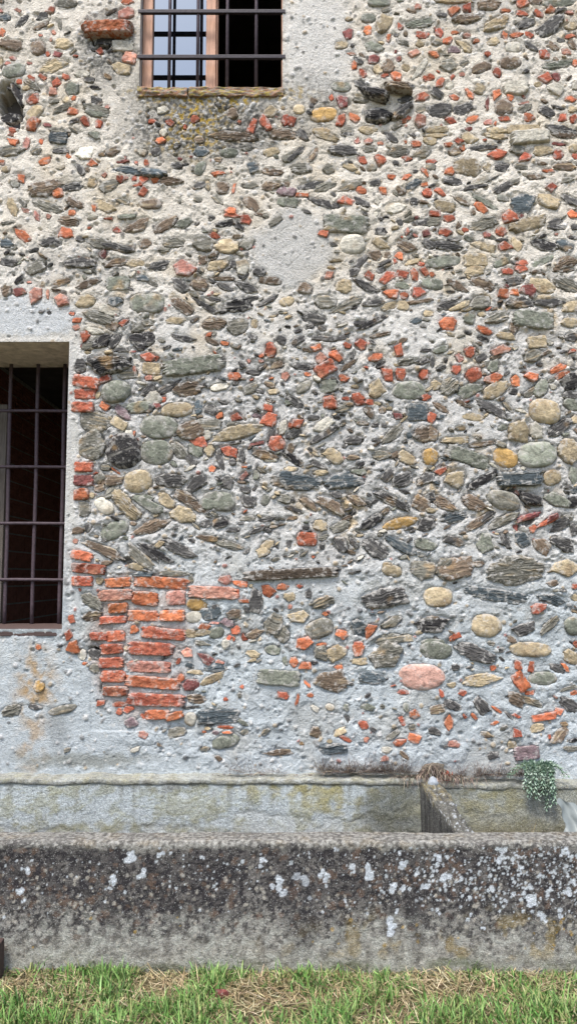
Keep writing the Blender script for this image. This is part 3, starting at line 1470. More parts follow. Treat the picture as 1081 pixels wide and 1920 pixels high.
825 290 180 110 -45 b
980 280 220 120 -20 ds
630 460 500 215 2 gv
1000 440 230 130 -8 t
205 445 250 170 10 b
480 635 510 110 -8 us
890 665 260 100 -18 us
900 555 100 50 8 b
800 740 115 95 10 r
420 860 220 180 0 te
700 880 200 110 28 ds
875 860 170 70 45 g
1050 865 120 150 30 v
1060 580 50 50 0 r
1060 655 50 60 0 t
210 935 110 45 15 r
25 290 70 70 0 ve
T 150 1140
240 95 205 85 2 rx
135 205 130 65 0 rx
258 205 140 85 3 rx
230 295 165 80 3 rx
225 395 180 85 3 rx
240 495 180 90 0 rx
260 600 180 80 0 rx
395 155 70 75 0 o
605 185 315 90 -5 rx
510 295 330 100 -3 rx
500 425 310 90 -2 px
525 540 400 90 -4 ox
550 665 410 95 -2 rx
560 770 180 75 3 ox
685 780 130 60 15 ox
775 322 85 90 0 p
708 388 60 35 60 r
725 510 80 70 40 o
800 555 130 90 20 m
770 420 110 80 0 g
840 465 130 40 0 t
155 685 80 45 10 r
290 695 105 45 5 r
350 735 80 70 0 r
285 750 50 55 0 r
375 830 90 90 -20 q
40 400 45 30 20 o
100 335 110 90 -30 d
20 340 60 90 0 w
105 440 80 80 0 g
150 565 25 90 -5 d
840 655 160 85 -5 b
800 720 140 30 5 d
800 805 85 110 -20 we
955 510 190 70 25 t
890 180 120 60 10 t
455 785 50 50 -30 r
460 920 70 60 0 p
700 900 160 80 10 g
T 340 1220
265 475 300 110 2 ux
320 655 200 100 15 ve
325 552 115 28 0 r
332 590 80 28 0 o
250 592 60 35 0 q
168 588 35 22 0 o
205 540 85 20 0 d
705 195 300 120 -3 vx
710 735 290 60 3 b
440 262 32 32 0 r
735 325 100 70 -20 r
838 355 100 30 75 o
910 240 80 30 -50 o
928 320 55 36 5 o
967 418 75 40 -35 w
320 350 32 32 0 r
610 585 80 50 40 g
460 590 70 45 30 g
420 320 30 50 0 g
870 672 40 30 0 b
400 780 10 10 0 b
170 710 90 45 10 g
270 780 70 40 -35 b
T 570 1190
220 130 190 120 25 t
125 65 90 28 5 o
390 105 85 110 -3 o
400 195 120 70 0 t
580 140 270 220 10 g
950 115 235 140 -5 ve
845 305 325 200 0 Pe
185 340 290 175 -3 bs
480 310 205 105 -5 u
248 235 80 40 3 o
715 417 85 38 -5 r
1065 365 70 50 0 t
990 420 40 80 20 r
185 525 70 55 -15 we
75 540 75 40 -35 w
305 525 55 60 -20 v
460 525 110 55 -20 v
735 525 45 75 10 v
795 575 78 72 0 o
705 620 90 45 -55 r
425 650 90 65 -25 r
495 685 60 35 -30 d
645 725 140 60 40 g
690 780 95 65 15 o
795 748 95 75 -10 o
260 705 120 60 25 t
300 755 95 40 -25 r
180 770 45 35 0 t
85 705 85 95 0 b
205 825 210 90 0 u
945 700 100 65 -10 d
780 670 55 55 0 ge
310 610 70 40 -60 d
450 760 40 50 0 p
580 895 70 55 0 p
720 870 90 40 -40 b
595 835 80 55 0 w
960 540 130 85 5 b
1050 500 90 70 -30 d
1045 630 70 130 0 o
340 355 40 35 0 d
600 320 20 20 0 d
565 520 40 40 0 g
T 801 1180
85 150 190 140 0 v
345 170 345 120 -18 ds
735 145 300 120 -3 te
210 58 110 50 18 r
530 148 50 50 0 d
1035 200 130 110 -20 t
655 262 75 75 -25 r
750 278 60 95 3 r
940 285 140 65 -20 d
993 275 95 35 -45 o
470 282 50 48 0 o
320 290 30 30 0 w
200 275 65 55 0 d
395 365 330 110 8 ts
670 380 150 100 -55 Ox
830 355 210 105 0 ve
735 458 75 40 5 o
185 400 90 60 0 te
250 462 65 55 0 r
100 460 40 80 0 r
385 550 160 115 -50 d
640 510 150 110 -30 b
740 520 240 60 -20 g
1020 425 150 40 15 g
1055 460 60 40 15 o
1020 545 160 90 -30 ds
195 550 120 70 -35 d
75 580 130 80 5 t
155 670 110 55 -80 o
265 625 35 50 15 r
335 630 75 35 -45 o
500 580 100 28 -32 o
585 620 80 30 -45 d
640 625 75 28 -20 r
485 680 80 35 0 o
840 635 180 70 12 o
955 595 75 65 0 o
795 715 110 80 20 t
640 750 85 75 -50 r
950 770 170 90 45 b
985 685 60 40 0 b
190 830 85 75 0 p
880 780 30 40 30 r
715 895 180 110 5 qx
1040 865 140 50 -5 g
545 715 70 40 20 g
610 835 80 60 0 t
50 745 100 60 0 d
470 915 100 60 20 d
1070 110 40 60 0 r
T 0 1180
85 585 170 90 15 g
260 560 110 50 -8 d
455 580 210 65 14 ge
285 130 50 45 0 o
530 130 105 110 5 O
500 35 60 90 0 r
285 410 80 90 0 y
490 870 60 35 20 g
'''

# ------------------------------------------------------------------ openings of the wall (world x, z)
LW = (-2.05, -1.077, 1.205, 2.606)            # lower window: x0, x1, z0, z1
UW = (-0.757, -0.030, 3.925, 4.95)            # upper window

# ------------------------------------------------------------------ the stones of the wall, measured tile by tile
PAL = {'g': (124, 121, 110), 'd': (88, 86, 84), 'k': (54, 52, 52), 'b': (120, 104, 88), 't': (184, 167, 136),
       'w': (206, 200, 184), 'v': (128, 131, 117), 'u': (88, 97, 101), 'y': (190, 154, 96), 'o': (212, 120, 74),
       'r': (186, 98, 68), 'm': (140, 82, 76), 'p': (200, 140, 120), 'q': (138, 118, 120), 'O': (196, 110, 62),
       'B': (92, 80, 68), 'P': (206, 162, 146)}
BRICKC = set('ormpO')
SCHISTC = set('gdkbuB')
PROUD = {}                                     # a few stones that stand out further: (tile x, tile y, cx, cy) -> mm
for q in ((0, 0, 790, 228, 50), (801, 730, 660, 650, 34), (801, 250, 735, 35, 26), (267, 620, 370, 255, 24),
          (260, 150, 95, 675, 26), (340, 1010, 790, 255, 22), (520, 0, 700, 700, 55), (520, 0, 860, 655, 55),
          (520, 0, 720, 840, 40), (520, 0, 890, 820, 30), (130, 690, 400, 600, 34), (130, 690, 620, 425, 30), (130, 690, 640, 635, 28),
          (130, 690, 335, 170, 28), (801, 730, 730, 920, 26), (801, 730, 900, 930, 26), (801, 730, 545, 805, 26),
          (801, 730, 745, 795, 26), (801, 730, 845, 160, 26), (0, 460, 770, 865, 24), (120, 920, 570, 755, 12)):
    PROUD[q[:4]] = q[4] / 1000.0

class Stone: filler = False; base = 0.0
stones = []
def load_stones(txt):
    k = 280 / 1081.0
    tile = None; tid = 0
    for ln in txt.strip().split('\n'):
        p = ln.split()
        if p[0] == 'T':
            tile = (int(p[1]), int(p[2])); tid += 1; continue
        zx, zy, w, h, a = (float(v) for v in p[:5])
        code = p[5]
        s = Stone(); s.tid = tid
        s.px, s.py = tile[0] + zx * k, tile[1] + zy * k
        s.pw, s.ph, s.pa = w * k, h * k, a
        s.col = code[0]; s.shape = code[1] if len(code) > 1 and code[1] in 'esax' else ''
        s.prot = PROUD.get((tile[0], tile[1], int(zx), int(zy)))
        dup = False
        for t in stones:
            if t.tid == s.tid: continue
            dx, dy = s.px - t.px, s.py - t.py
            if abs(dx) > 70 or abs(dy) > 60: continue
            c, n = math.cos(R(t.pa)), math.sin(R(t.pa))
            u, v = dx * c - dy * n, dx * n + dy * c
            e = (u / (t.pw / 2)) ** 2 + (v / (t.ph / 2)) ** 2
            if e < 0.6 and (s.col in BRICKC) == (t.col in BRICKC): dup = True; break
            if e < 0.22: dup = True; break
        if not dup: stones.append(s)
load_stones(STONES)  # the near-black stone below the jutting tile also stands for its shadow
for s in stones:                                # from the photograph's measure to the wall plane
    s.x, s.z = unproj(s.px, s.py)
    c, n = math.cos(R(s.pa)), math.sin(R(s.pa))
    ax, az = unproj(s.px + c * s.pw / 2, s.py - n * s.pw / 2)
    bx, bz = unproj(s.px + n * s.ph / 2, s.py + c * s.ph / 2)
    s.w = 2 * math.hypot(ax - s.x, az - s.z) * 1.02
    s.h = 2 * math.hypot(bx - s.x, bz - s.z) * 0.95
    s.a = math.atan2(az - s.z, ax - s.x)
    s.seen = True
# the wall goes on beyond the frame: a few more stones there
def inside_open(x, z, m=0.06):
    return any(o[0] - m < x < o[1] + m and o[2] - m < z < o[3] + m for o in (LW, UW))
for _ in range(520):
    x = random.choice((-1, 1)) * random.uniform(1.30, 2.5); z = random.uniform(0.75, 4.9)
    if abs(photo_px(x, 0, z)[0] - CX) < 565 or inside_open(x, z, 0.12): continue
    if any(abs(t.x - x) < 0.075 and abs(t.z - z) < 0.055 for t in stones): continue
    s = Stone(); s.x, s.z = x, z; s.px, s.py = photo_px(x, 0, z)
    s.col = random.choice('ggddbbtwvurroo'); s.shape = ''
    big = s.col not in BRICKC
    s.w = random.uniform(0.06, 0.17) if big else random.uniform(0.05, 0.09); s.h = s.w * random.uniform(0.4, 0.75)
    s.a = R(random.uniform(-30, 30)); s.prot = None; s.seen = False
    stones.append(s)
cell = {}
for s in stones: cell.setdefault((int(s.x / 0.12), int(s.z / 0.12)), []).append(s)
def free(x, z, r):
    i, j = int(x / 0.12), int(z / 0.12)
    for a in (-1, 0, 1):
        for b in (-1, 0, 1):
            for t in cell.get((i + a, j + b), ()):
                c, n = math.cos(t.a), math.sin(t.a); dx, dz = x - t.x, z - t.z
                u, v = dx * c + dz * n, -dx * n + dz * c
                if (u / (t.w / 2 + r)) ** 2 + (v / (t.h / 2 + r)) ** 2 < 1: return False
    return True
ROUGH_AT = ((560, 800, 240, 250), (900, 790, 210, 240), (260, 840, 110, 250), (420, 510, 80, 80), (630, 985, 450, 90), (820, 460, 300, 90), (130, 500, 130, 60))
SMOOTH_AT = ((45, 590, 130, 55), (5, 1330, 250, 122), (590, 90, 60, 115), (545, 468, 80, 75))
made = 0
for _ in range(26000):
    if made >= 560: break
    px, py = random.uniform(-20, 1100), random.uniform(0, 1410)
    ro = any(((px - a) / c) ** 2 + ((py - b) / d) ** 2 < 1 for a, b, c, d in ROUGH_AT)
    if random.random() > (1.0 if ro else 0.16): continue
    if any(((px - a) / c) ** 2 + ((py - b) / d) ** 2 < 1 for a, b, c, d in SMOOTH_AT): continue
    x, z = unproj(px, py)
    if inside_open(x, z, 0.07): continue
    w = 0.016 + random.gammavariate(2.2, 0.010); w = min(w, 0.062); h = w * random.uniform(0.22, 0.6)
    if not free(x, z, h * 0.45): continue
    s = Stone(); s.x, s.z, s.px, s.py = x, z, px, py
    s.col = random.choices('dgkbtwuvor', (24, 20, 8, 14, 12, 8, 5, 4, 2, 2))[0]
    s.shape = 's' if s.col in SCHISTC else 'a'; s.w, s.h = w, max(h, 0.009)
    s.a = R(random.choice((-1, 1)) * random.gauss(24, 14)); s.prot = random.uniform(0.005, 0.011); s.seen = True; s.filler = True
    cell.setdefault((int(x / 0.12), int(z / 0.12)), []).append(s); stones.append(s); made += 1
for s in stones:
    if s.shape == '':
        asp = s.w / s.h
        if s.col in BRICKC: s.shape = 'a'
        elif s.col in SCHISTC: s.shape = 's' if asp > 1.75 else 'a'
        elif s.col in 'tvy' and asp < 1.5: s.shape = 'e' if random.random() < 0.06 else 'a'
        else: s.shape = 'a'
    if s.prot is None:
        m = min(s.w, s.h)
        s.prot = min(max(0.14 * m, 0.0055), 0.016) * random.uniform(0.75, 1.25)
        if s.col in BRICKC and s.shape == 'a': s.prot = min(max(0.16 * m, 0.004), 0.013) * random.uniform(0.7, 1.3)
        if s.shape == 'x' and s.col in BRICKC: s.prot = random.uniform(0.010, 0.018)

# ------------------------------------------------------------------ the mortar face: one relief sheet with its own colours plus a painted sky cast
DX = 0.0046
xs = np.concatenate([np.linspace(-2.6, -1.56, 60)[:-1], np.arange(-1.56, 1.56, DX), np.linspace(1.56, 2.6, 60)])
zs = np.concatenate([np.linspace(0.10, 0.50, 30)[:-1], np.arange(0.50, 4.50, DX), np.linspace(4.50, 5.3, 40)])
X, Z = np.meshgrid(xs, zs)
NX, NZ = len(xs), len(zs)
PX, PY = photo_px(X, 0.0, Z)
wob = 22 * fbm(X * 5, Z * 5, 3, 3); wob2 = 22 * fbm(X * 5, Z * 5, 9, 3)
fine = fbm(X * 34, Z * 34, 21, 3); fin2 = fbm(X * 95, Z * 95, 31, 2)
QX, QY = PX + wob + 9 * fine, PY + wob2 + 9 * fbm(X * 30, Z * 30, 44, 2)
def blob(cx, cy, rx, ry, soft=0.35):
    d = np.sqrt(((QX - cx) / rx) ** 2 + ((QY - cy) / ry) ** 2)
    return 1 - sstep(1 - soft, 1 + soft, d)
def vmax(*a):
    r = a[0]
    for b in a[1:]: r = np.maximum(r, b)
    return r

plaster = vmax(blob(45, 590, 125, 52, 0.15), blob(5, 1330, 250, 122, 0.12), blob(140, 900, 14, 310, 0.3), blob(590, 90, 55, 110, 0.3),
               blob(545, 468, 78, 72, 0.2), blob(520, 605, 60, 50, 0.3), blob(225, 180, 45, 60, 0.4), blob(330, 640, 60, 30, 0.3),
               blob(800, 625, 100, 38, 0.4), blob(880, 800, 70, 30, 0.4), blob(600, 1110, 90, 22, 0.4))
gravel = vmax(0.85 * blob(560, 800, 230, 240, 0.4), 0.8 * blob(900, 790, 210, 230, 0.4), 0.95 * blob(260, 840, 110, 250, 0.3),
              0.8 * blob(420, 510, 70, 70, 0.4), 0.8 * blob(205, 90, 60, 70, 0.4), 0.7 * blob(380, 235, 150, 70, 0.4),
              0.6 * blob(130, 500, 110, 40, 0.5), 0.75 * blob(630, 985, 300, 75, 0.4), 0.5 * blob(960, 30, 160, 60, 0.5),
              0.5 * blob(820, 460, 60, 60, 0.5), 0.55 * blob(640, 1170, 200, 70, 0.5), 0.4 * blob(150, 1250, 60, 60, 0.5))
patchy = sstep(-0.05, 0.35, fbm(X * 6, Z * 6, 77, 4))
gravel = np.clip(gravel * (0.55 + 0.6 * patchy) + 0.30 * sstep(0.12, 0.4, fbm(X * 7, Z * 7, 78, 4)), 0, 1) * (1 - 0.85 * plaster)
quoin = (PX > 170) & (PX < 365) & (PY > 1075) & (PY < 1370)

H = 0.005 * fbm(X * 2.2, Z * 2.2, 1, 3) + 0.0032 * fbm(X * 11, Z * 11, 2, 4) + 0.0016 * fine
step = fbm(X * 9, Z * 9, 55, 4)
H += (1 - plaster) * 0.0042 * (sstep(-0.02, 0.02, step) + sstep(0.18, 0.21, step))
H += gravel * (0.0060 * fbm(X * 26, Z * 26, 61, 4) - 0.007) + plaster * 0.006
H += (1 - gravel) * (1 - plaster) * 0.0015 * fin2 * (0.3 + patchy)
H *= 0.80 + 0.2 * gravel
H[quoin] -= 0.005

tone = fbm(X * 1.7, Z * 1.7, 91, 3); tone2 = fbm(X * 14, Z * 14, 92, 4)
c_up, c_mid, c_low = alb((228, 220, 206)), alb((215, 213, 208)), alb((194, 201, 203))  # c_low: bluish sky cast on the low mortar painted into its colour
f1 = sstep(380, 780, PY + 130 * tone); f2 = sstep(960, 1180, PY + 90 * tone)
C = c_up + (c_mid - c_up) * f1[..., None]
C = C + (c_low - C) * f2[..., None]
C *= (1 + 0.16 * tone + 0.26 * tone2 + 0.16 * fine)[..., None]
def tint(f, c):
    global C
    C = C + (alb(c) - C) * np.clip(f, 0, 1)[..., None]
tint(0.6 * gravel, (180, 178, 174))
tan = sstep(0.10, 0.45, fbm(X * 8, Z * 8, 95, 4))
tint(0.8 * tan * vmax(blob(620, 870, 110, 70, 0.5), blob(680, 965, 150, 45, 0.5), blob(960, 560, 150, 60, 0.5), blob(880, 900, 150, 90, 0.5), blob(300, 590, 100, 60, 0.5)), (204, 178, 134))
tint(0.42 * sstep(-0.05, 0.4, fbm(X * 3.1, Z * 3.1, 97, 3)) * (PY < 700), (214, 198, 170)); tint(0.4 * sstep(0.05, 0.4, fbm(X * 2.6, Z * 3.4, 98, 4)) * (PY > 1000), (176, 172, 160))
tint(0.8 * blob(45, 600, 120, 45, 0.3), (206, 210, 212)); tint(0.5 * blob(60, 635, 120, 14, 0.4), (196, 188, 172))
tint(0.7 * blob(20, 1370, 260, 85, 0.3), (196, 203, 205))
tint(0.7 * blob(545, 468, 78, 72, 0.2), (192, 192, 189))
tint(0.8 * blob(139, 830, 9, 200, 0.35), (214, 212, 204)); tint(0.6 * blob(130, 1120, 14, 50, 0.4), (206, 208, 206))
tint(0.5 * blob(590, 90, 60, 120, 0.4), (216, 217, 216))
tint(0.85 * vmax(blob(68, 1285, 38, 70, 0.6), 0.7 * blob(60, 1385, 24, 60, 0.6)) * sstep(-0.3, 0.3, tone2), (182, 146, 92))
tint(0.5 * blob(110, 1365, 22, 45, 0.5), (140, 142, 140))
tint(0.55 * blob(160, 1425, 120, 14, 0.5) , (120, 118, 100))
tint(0.6 * blob(268, 1215, 98, 142, 0.2) * sstep(-0.5, 0.3, tone2), (186, 164, 150)); tint(0.4 * blob(195, 1200, 26, 110, 0.4), (150, 134, 124))
sp1 = sstep(-0.12, 0.10, fbm(X * 60, Z * 60, 101, 3) + 0.4 * tone2)
lich = vmax(blob(375, 240, 135, 68, 0.4), blob(395, 178, 150, 16, 0.5), 0.9 * blob(205, 95, 55, 60, 0.4), 0.55 * blob(590, 200, 60, 60, 0.5), 0.6 * blob(285, 180, 40, 60, 0.5))
tint(0.55 * lich, (138, 136, 127)); tint(0.85 * lich * sp1, (90, 89, 85))
yel = vmax(blob(370, 228, 55, 58, 0.6), blob(410, 180, 150, 16, 0.4), 0.7 * blob(345, 262, 60, 24, 0.5))
tint(0.95 * yel * sstep(-0.05, 0.25, fbm(X * 40, Z * 40, 103, 3)), (178, 148, 58))
tint(0.6 * blob(1010, 1000, 60, 400, 0.5) * sstep(0.25, 0.5, tone) , (150, 150, 150))
# white lime bloom and small dark flecks
tint(0.45 * sstep(0.30, 0.45, fbm(X * 22, Z * 22, 105, 3)) * (1 - lich), (226, 224, 218))
fleck = sstep(0.42, 0.52, fbm(X * 70, Z * 70, 107, 2)) * sstep(-0.2, 0.3, fbm(X * 5, Z * 5, 108, 2))
tint(0.35 * fleck, (92, 88, 84))

def stamp(x, z, r, fn):
    i0, i1 = np.searchsorted(xs, (x - r, x + r)); j0, j1 = np.searchsorted(zs, (z - r, z + r))
    if i1 <= i0 or j1 <= j0: return
    sl = (slice(j0, j1), slice(i0, i1))
    fn(sl, X[sl] - x, Z[sl] - z)

# grit in the mortar: small pebbles of many tones, and little holes
PEB = [alb(c) for c in ((220, 218, 212), (205, 203, 200), (150, 148, 144), (118, 116, 114), (178, 160, 132), (236, 234, 230), (196, 176, 144), (92, 90, 90), (170, 100, 84))]
PW = np.array([.2, .2, .17, .12, .1, .08, .07, .04, .02])
gx = rng.uniform(-1.6, 1.6, 30000); gz = rng.uniform(0.55, 4.45, 30000); gr = rng.gamma(3.0, 0.0018, 30000) + 0.003
gc = rng.choice(len(PEB), 30000, p=PW)
for x, z, r, ci in zip(gx, gz, gr, gc):
    i, j = np.searchsorted(xs, x), np.searchsorted(zs, z)
    g = gravel[min(j, NZ - 1), min(i, NX - 1)]
    if rng.random() > 0.10 + 0.9 * g: continue
    r = min(r, 0.014); e = rng.uniform(0.6, 1.0); th = rng.uniform(0, math.pi)
    ct, st = math.cos(th), math.sin(th)
    def peb(sl, dx, dz):
        d = ((dx * ct + dz * st) / r) ** 2 + ((-dx * st + dz * ct) / (r * e)) ** 2
        H[sl] += np.where(d < 1, np.sqrt(np.clip(1 - d, 0, 1)) * r * 0.55, 0)
        f = (0.75 * (1 - sstep(0.6, 1.1, d)))[..., None]
        C[sl] = C[sl] + (PEB[ci] - C[sl]) * f
    stamp(x, z, r * 1.1, peb)
for _ in range(4200):
    x, z = rng.uniform(-1.6, 1.6), rng.uniform(0.6, 4.45)
    r = min(0.004 + rng.gamma(2.0, 0.0022), 0.016); e = rng.uniform(0.35, 0.9); th = rng.normal(0, 0.5)
    i, j = np.searchsorted(xs, x), np.searchsorted(zs, z)
    if plaster[j, i] > 0.4 and rng.random() < 0.85: continue
    dep = r * rng.uniform(0.6, 1.1); ct, st = math.cos(th), math.sin(th)
    def pit(sl, dx, dz):
        d = ((dx * ct + dz * st) / r) ** 2 + ((-dx * st + dz * ct) / (r * e)) ** 2
        H[sl] -= np.where(d < 1, (1 - d) * dep, 0)
    stamp(x, z, r, pit)
# cracks
def crack(pts, wd=0.0026, dep=0.004):
    for (ax, ay), (bx, by) in zip(pts[:-1], pts[1:]):
        x0, z0 = unproj(ax, ay); x1, z1 = unproj(bx, by)
        n = max(2, int(math.hypot(x1 - x0, z1 - z0) / 0.004))
        for t in np.linspace(0, 1, n):
            x = x0 + (x1 - x0) * t + 0.004 * float(pn(t * 9, ax, 5)); z = z0 + (z1 - z0) * t + 0.006 * float(pn(t * 8, ay, 6))
            def cr(sl, dx, dz):
                d = (dx ** 2 + dz ** 2) / wd ** 2
                H[sl] -= np.where(d < 1, dep * 0.5, 0)
            stamp(x, z, wd, cr)
crack([(555, 410), (565, 445), (585, 462), (575, 490)]); crack([(505, 480), (540, 500), (572, 470), (605, 480)]); crack([(520, 455), (530, 430), (560, 420)])
crack([(30, 1240), (70, 1252), (110, 1248), (160, 1262)]); crack([(350, 1420), (380, 1405), (440, 1400), (470, 1412)]); crack([(600, 1395), (640, 1402), (690, 1390)]); crack([(800, 610), (830, 625), (860, 618)]); crack([(575, 60), (590, 95), (580, 130)]); crack([(700, 1340), (740, 1350), (760, 1342)])
crack([(150, 790), (180, 800), (200, 790)]); crack([(150, 830), (175, 850), (165, 880), (190, 890)])
crack([(250, 1375), (258, 1400), (290, 1408)]); crack([(100, 1345), (112, 1375), (135, 1400), (150, 1395)])

# hollows where stones have dropped out
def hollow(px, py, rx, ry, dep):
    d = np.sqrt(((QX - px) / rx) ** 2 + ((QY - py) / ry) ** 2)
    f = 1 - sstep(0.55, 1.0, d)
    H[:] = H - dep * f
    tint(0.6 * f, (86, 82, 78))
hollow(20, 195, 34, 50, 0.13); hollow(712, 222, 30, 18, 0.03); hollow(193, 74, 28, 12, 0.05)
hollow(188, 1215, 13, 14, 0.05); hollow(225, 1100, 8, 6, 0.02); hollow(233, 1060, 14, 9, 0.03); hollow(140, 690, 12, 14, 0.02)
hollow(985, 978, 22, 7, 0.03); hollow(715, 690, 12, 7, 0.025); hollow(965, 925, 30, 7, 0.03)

# the bed of each stone
LAPN = fbm(X * 24, Z * 24, 141, 3)
for s in stones:
    r_ = min(s.w, s.h) * 0.4
    i0, i1 = np.searchsorted(xs, (s.x - r_, s.x + r_)); j0, j1 = np.searchsorted(zs, (s.z - r_, s.z + r_))
    s.base = float(H[j0:max(j1, j0 + 1), i0:max(i1, i0 + 1)].mean())
    s.base = max(min(s.base, 0.012), -0.012)
for s in stones:
    c, n = math.cos(s.a), math.sin(s.a)
    p = 5.0 if s.shape == 'x' else 2.4
    gap = 0.006 if s.seen else 0.006
    def bed(sl, dx, dz):
        u, v = (dx * c + dz * n) / (s.w / 2), (-dx * n + dz * c) / (s.h / 2)
        q = (np.abs(u) ** p + np.abs(v) ** p) ** (1 / p)
        k = 0.5 * (s.w + s.h) / 2
        out = np.maximum(q - 0.98, 0) * min(s.w, s.h) / 2          # metres outside the stone, about
        nz = fine[sl]; thr = 0.86 + 0.10 * np.clip(nz, -1, 1) * (1 - gravel[sl])
        lap = np.clip(LAPN[sl], -0.25, 1)
        H[sl] += np.where(q < 1.0, -0.0035 - 0.012 * gravel[sl] * (q < 0.9), 0) + (1 - gravel[sl]) * 0.0050 * lap * np.exp(-((q - 0.92) / 0.26) ** 2) * (not s.shape == 'x')
        g = gravel[sl] * (1 - plaster[sl])
        near = np.exp(-out / 0.006) * (q >= 0.86)
        H[sl] -= near * (0.06 + 0.94 * g) * gap * np.clip(0.65 + 0.9 * nz, 0, 1.6)
        H[sl] += near * (1 - g) * 0.0035 * np.clip(nz + fin2[sl] * 0.5, -0.3, 1)
        lip = np.exp(-((out - 0.016) / 0.010) ** 2) * (q >= 0.98)
        H[sl] += lip * 0.0008 * (1 - 0.4 * g)
    stamp(s.x, s.z, max(s.w, s.h) / 2 + 0.035, bed)

# towards the openings the plaster is drawn smooth to the edge
for (x0, x1, z0, z1) in (LW, UW):
    dd = np.maximum(np.maximum(x0 - X, X - x1), np.maximum(z0 - Z, Z - z1))
    f = 1 - sstep(0.0, 0.03, dd)
    H[:] = H * (1 - f) + 0.010 * f

# cut the openings: pull the nearest grid lines on to the edges
GX, GZ = X.copy(), Z.copy()
for (x0, x1, z0, z1) in (LW, UW):
    for e in (x0, x1):
        i = int(np.argmin(np.abs(xs - e))); m = (zs > z0 - 0.01) & (zs < z1 + 0.01); GX[m, i] = e
    for e in (z0, z1):
        j = int(np.argmin(np.abs(zs - e))); m = (xs > x0 - 0.01) & (xs < x1 + 0.01); GZ[j, m] = e
idx = np.arange(NX * NZ).reshape(NZ, NX)
Q = np.stack([idx[:-1, :-1], idx[:-1, 1:], idx[1:, 1:], idx[1:, :-1]], -1).reshape(-1, 4)
cx_ = GX.ravel()[Q].mean(1); cz_ = GZ.ravel()[Q].mean(1)
keep = np.ones(len(Q), bool)
for (x0, x1, z0, z1) in (LW, UW):
    keep &= ~((cx_ > x0) & (cx_ < x1) & (cz_ > z0) & (cz_ < z1))
V = np.stack([GX.ravel(), -H.ravel(), GZ.ravel()], -1)
C = np.clip(C, 0.004, 0.9)
wall = mesh_np('stone_wall', V, Q[keep], M_mortar, None, C.reshape(-1, 3))
tag(wall, 'tall farmhouse wall of field stones and brick scraps in pale mortar with two barred windows', 'wall')

# the body of the wall behind its face
bm = bmesh.new()
T = 0.42
add_box(bm, -2.6, LW[0], 0.012 + 0.10, T, 0.0, 5.3)
add_box(bm, LW[0], LW[1], 0.112, T, 0.0, LW[2] - 0.03)
add_box(bm, LW[0], LW[1], 0.112, T, LW[3] + 0.03, 5.3)
add_box(bm, LW[1] + 0.03, UW[0] - 0.03, 0.112, T, 0.0, 5.3)
add_box(bm, UW[0] - 0.03, UW[1] + 0.03, 0.112, T, 0.0, UW[2] - 0.05)
add_box(bm, UW[0] - 0.03, UW[1] + 0.03, 0.112, T, UW[3] + 0.03, 5.3)
add_box(bm, UW[1] + 0.03, 2.6, 0.112, T, 0.0, 5.3)
obj_bm('wall_core', bm, M_dark_room, wall)

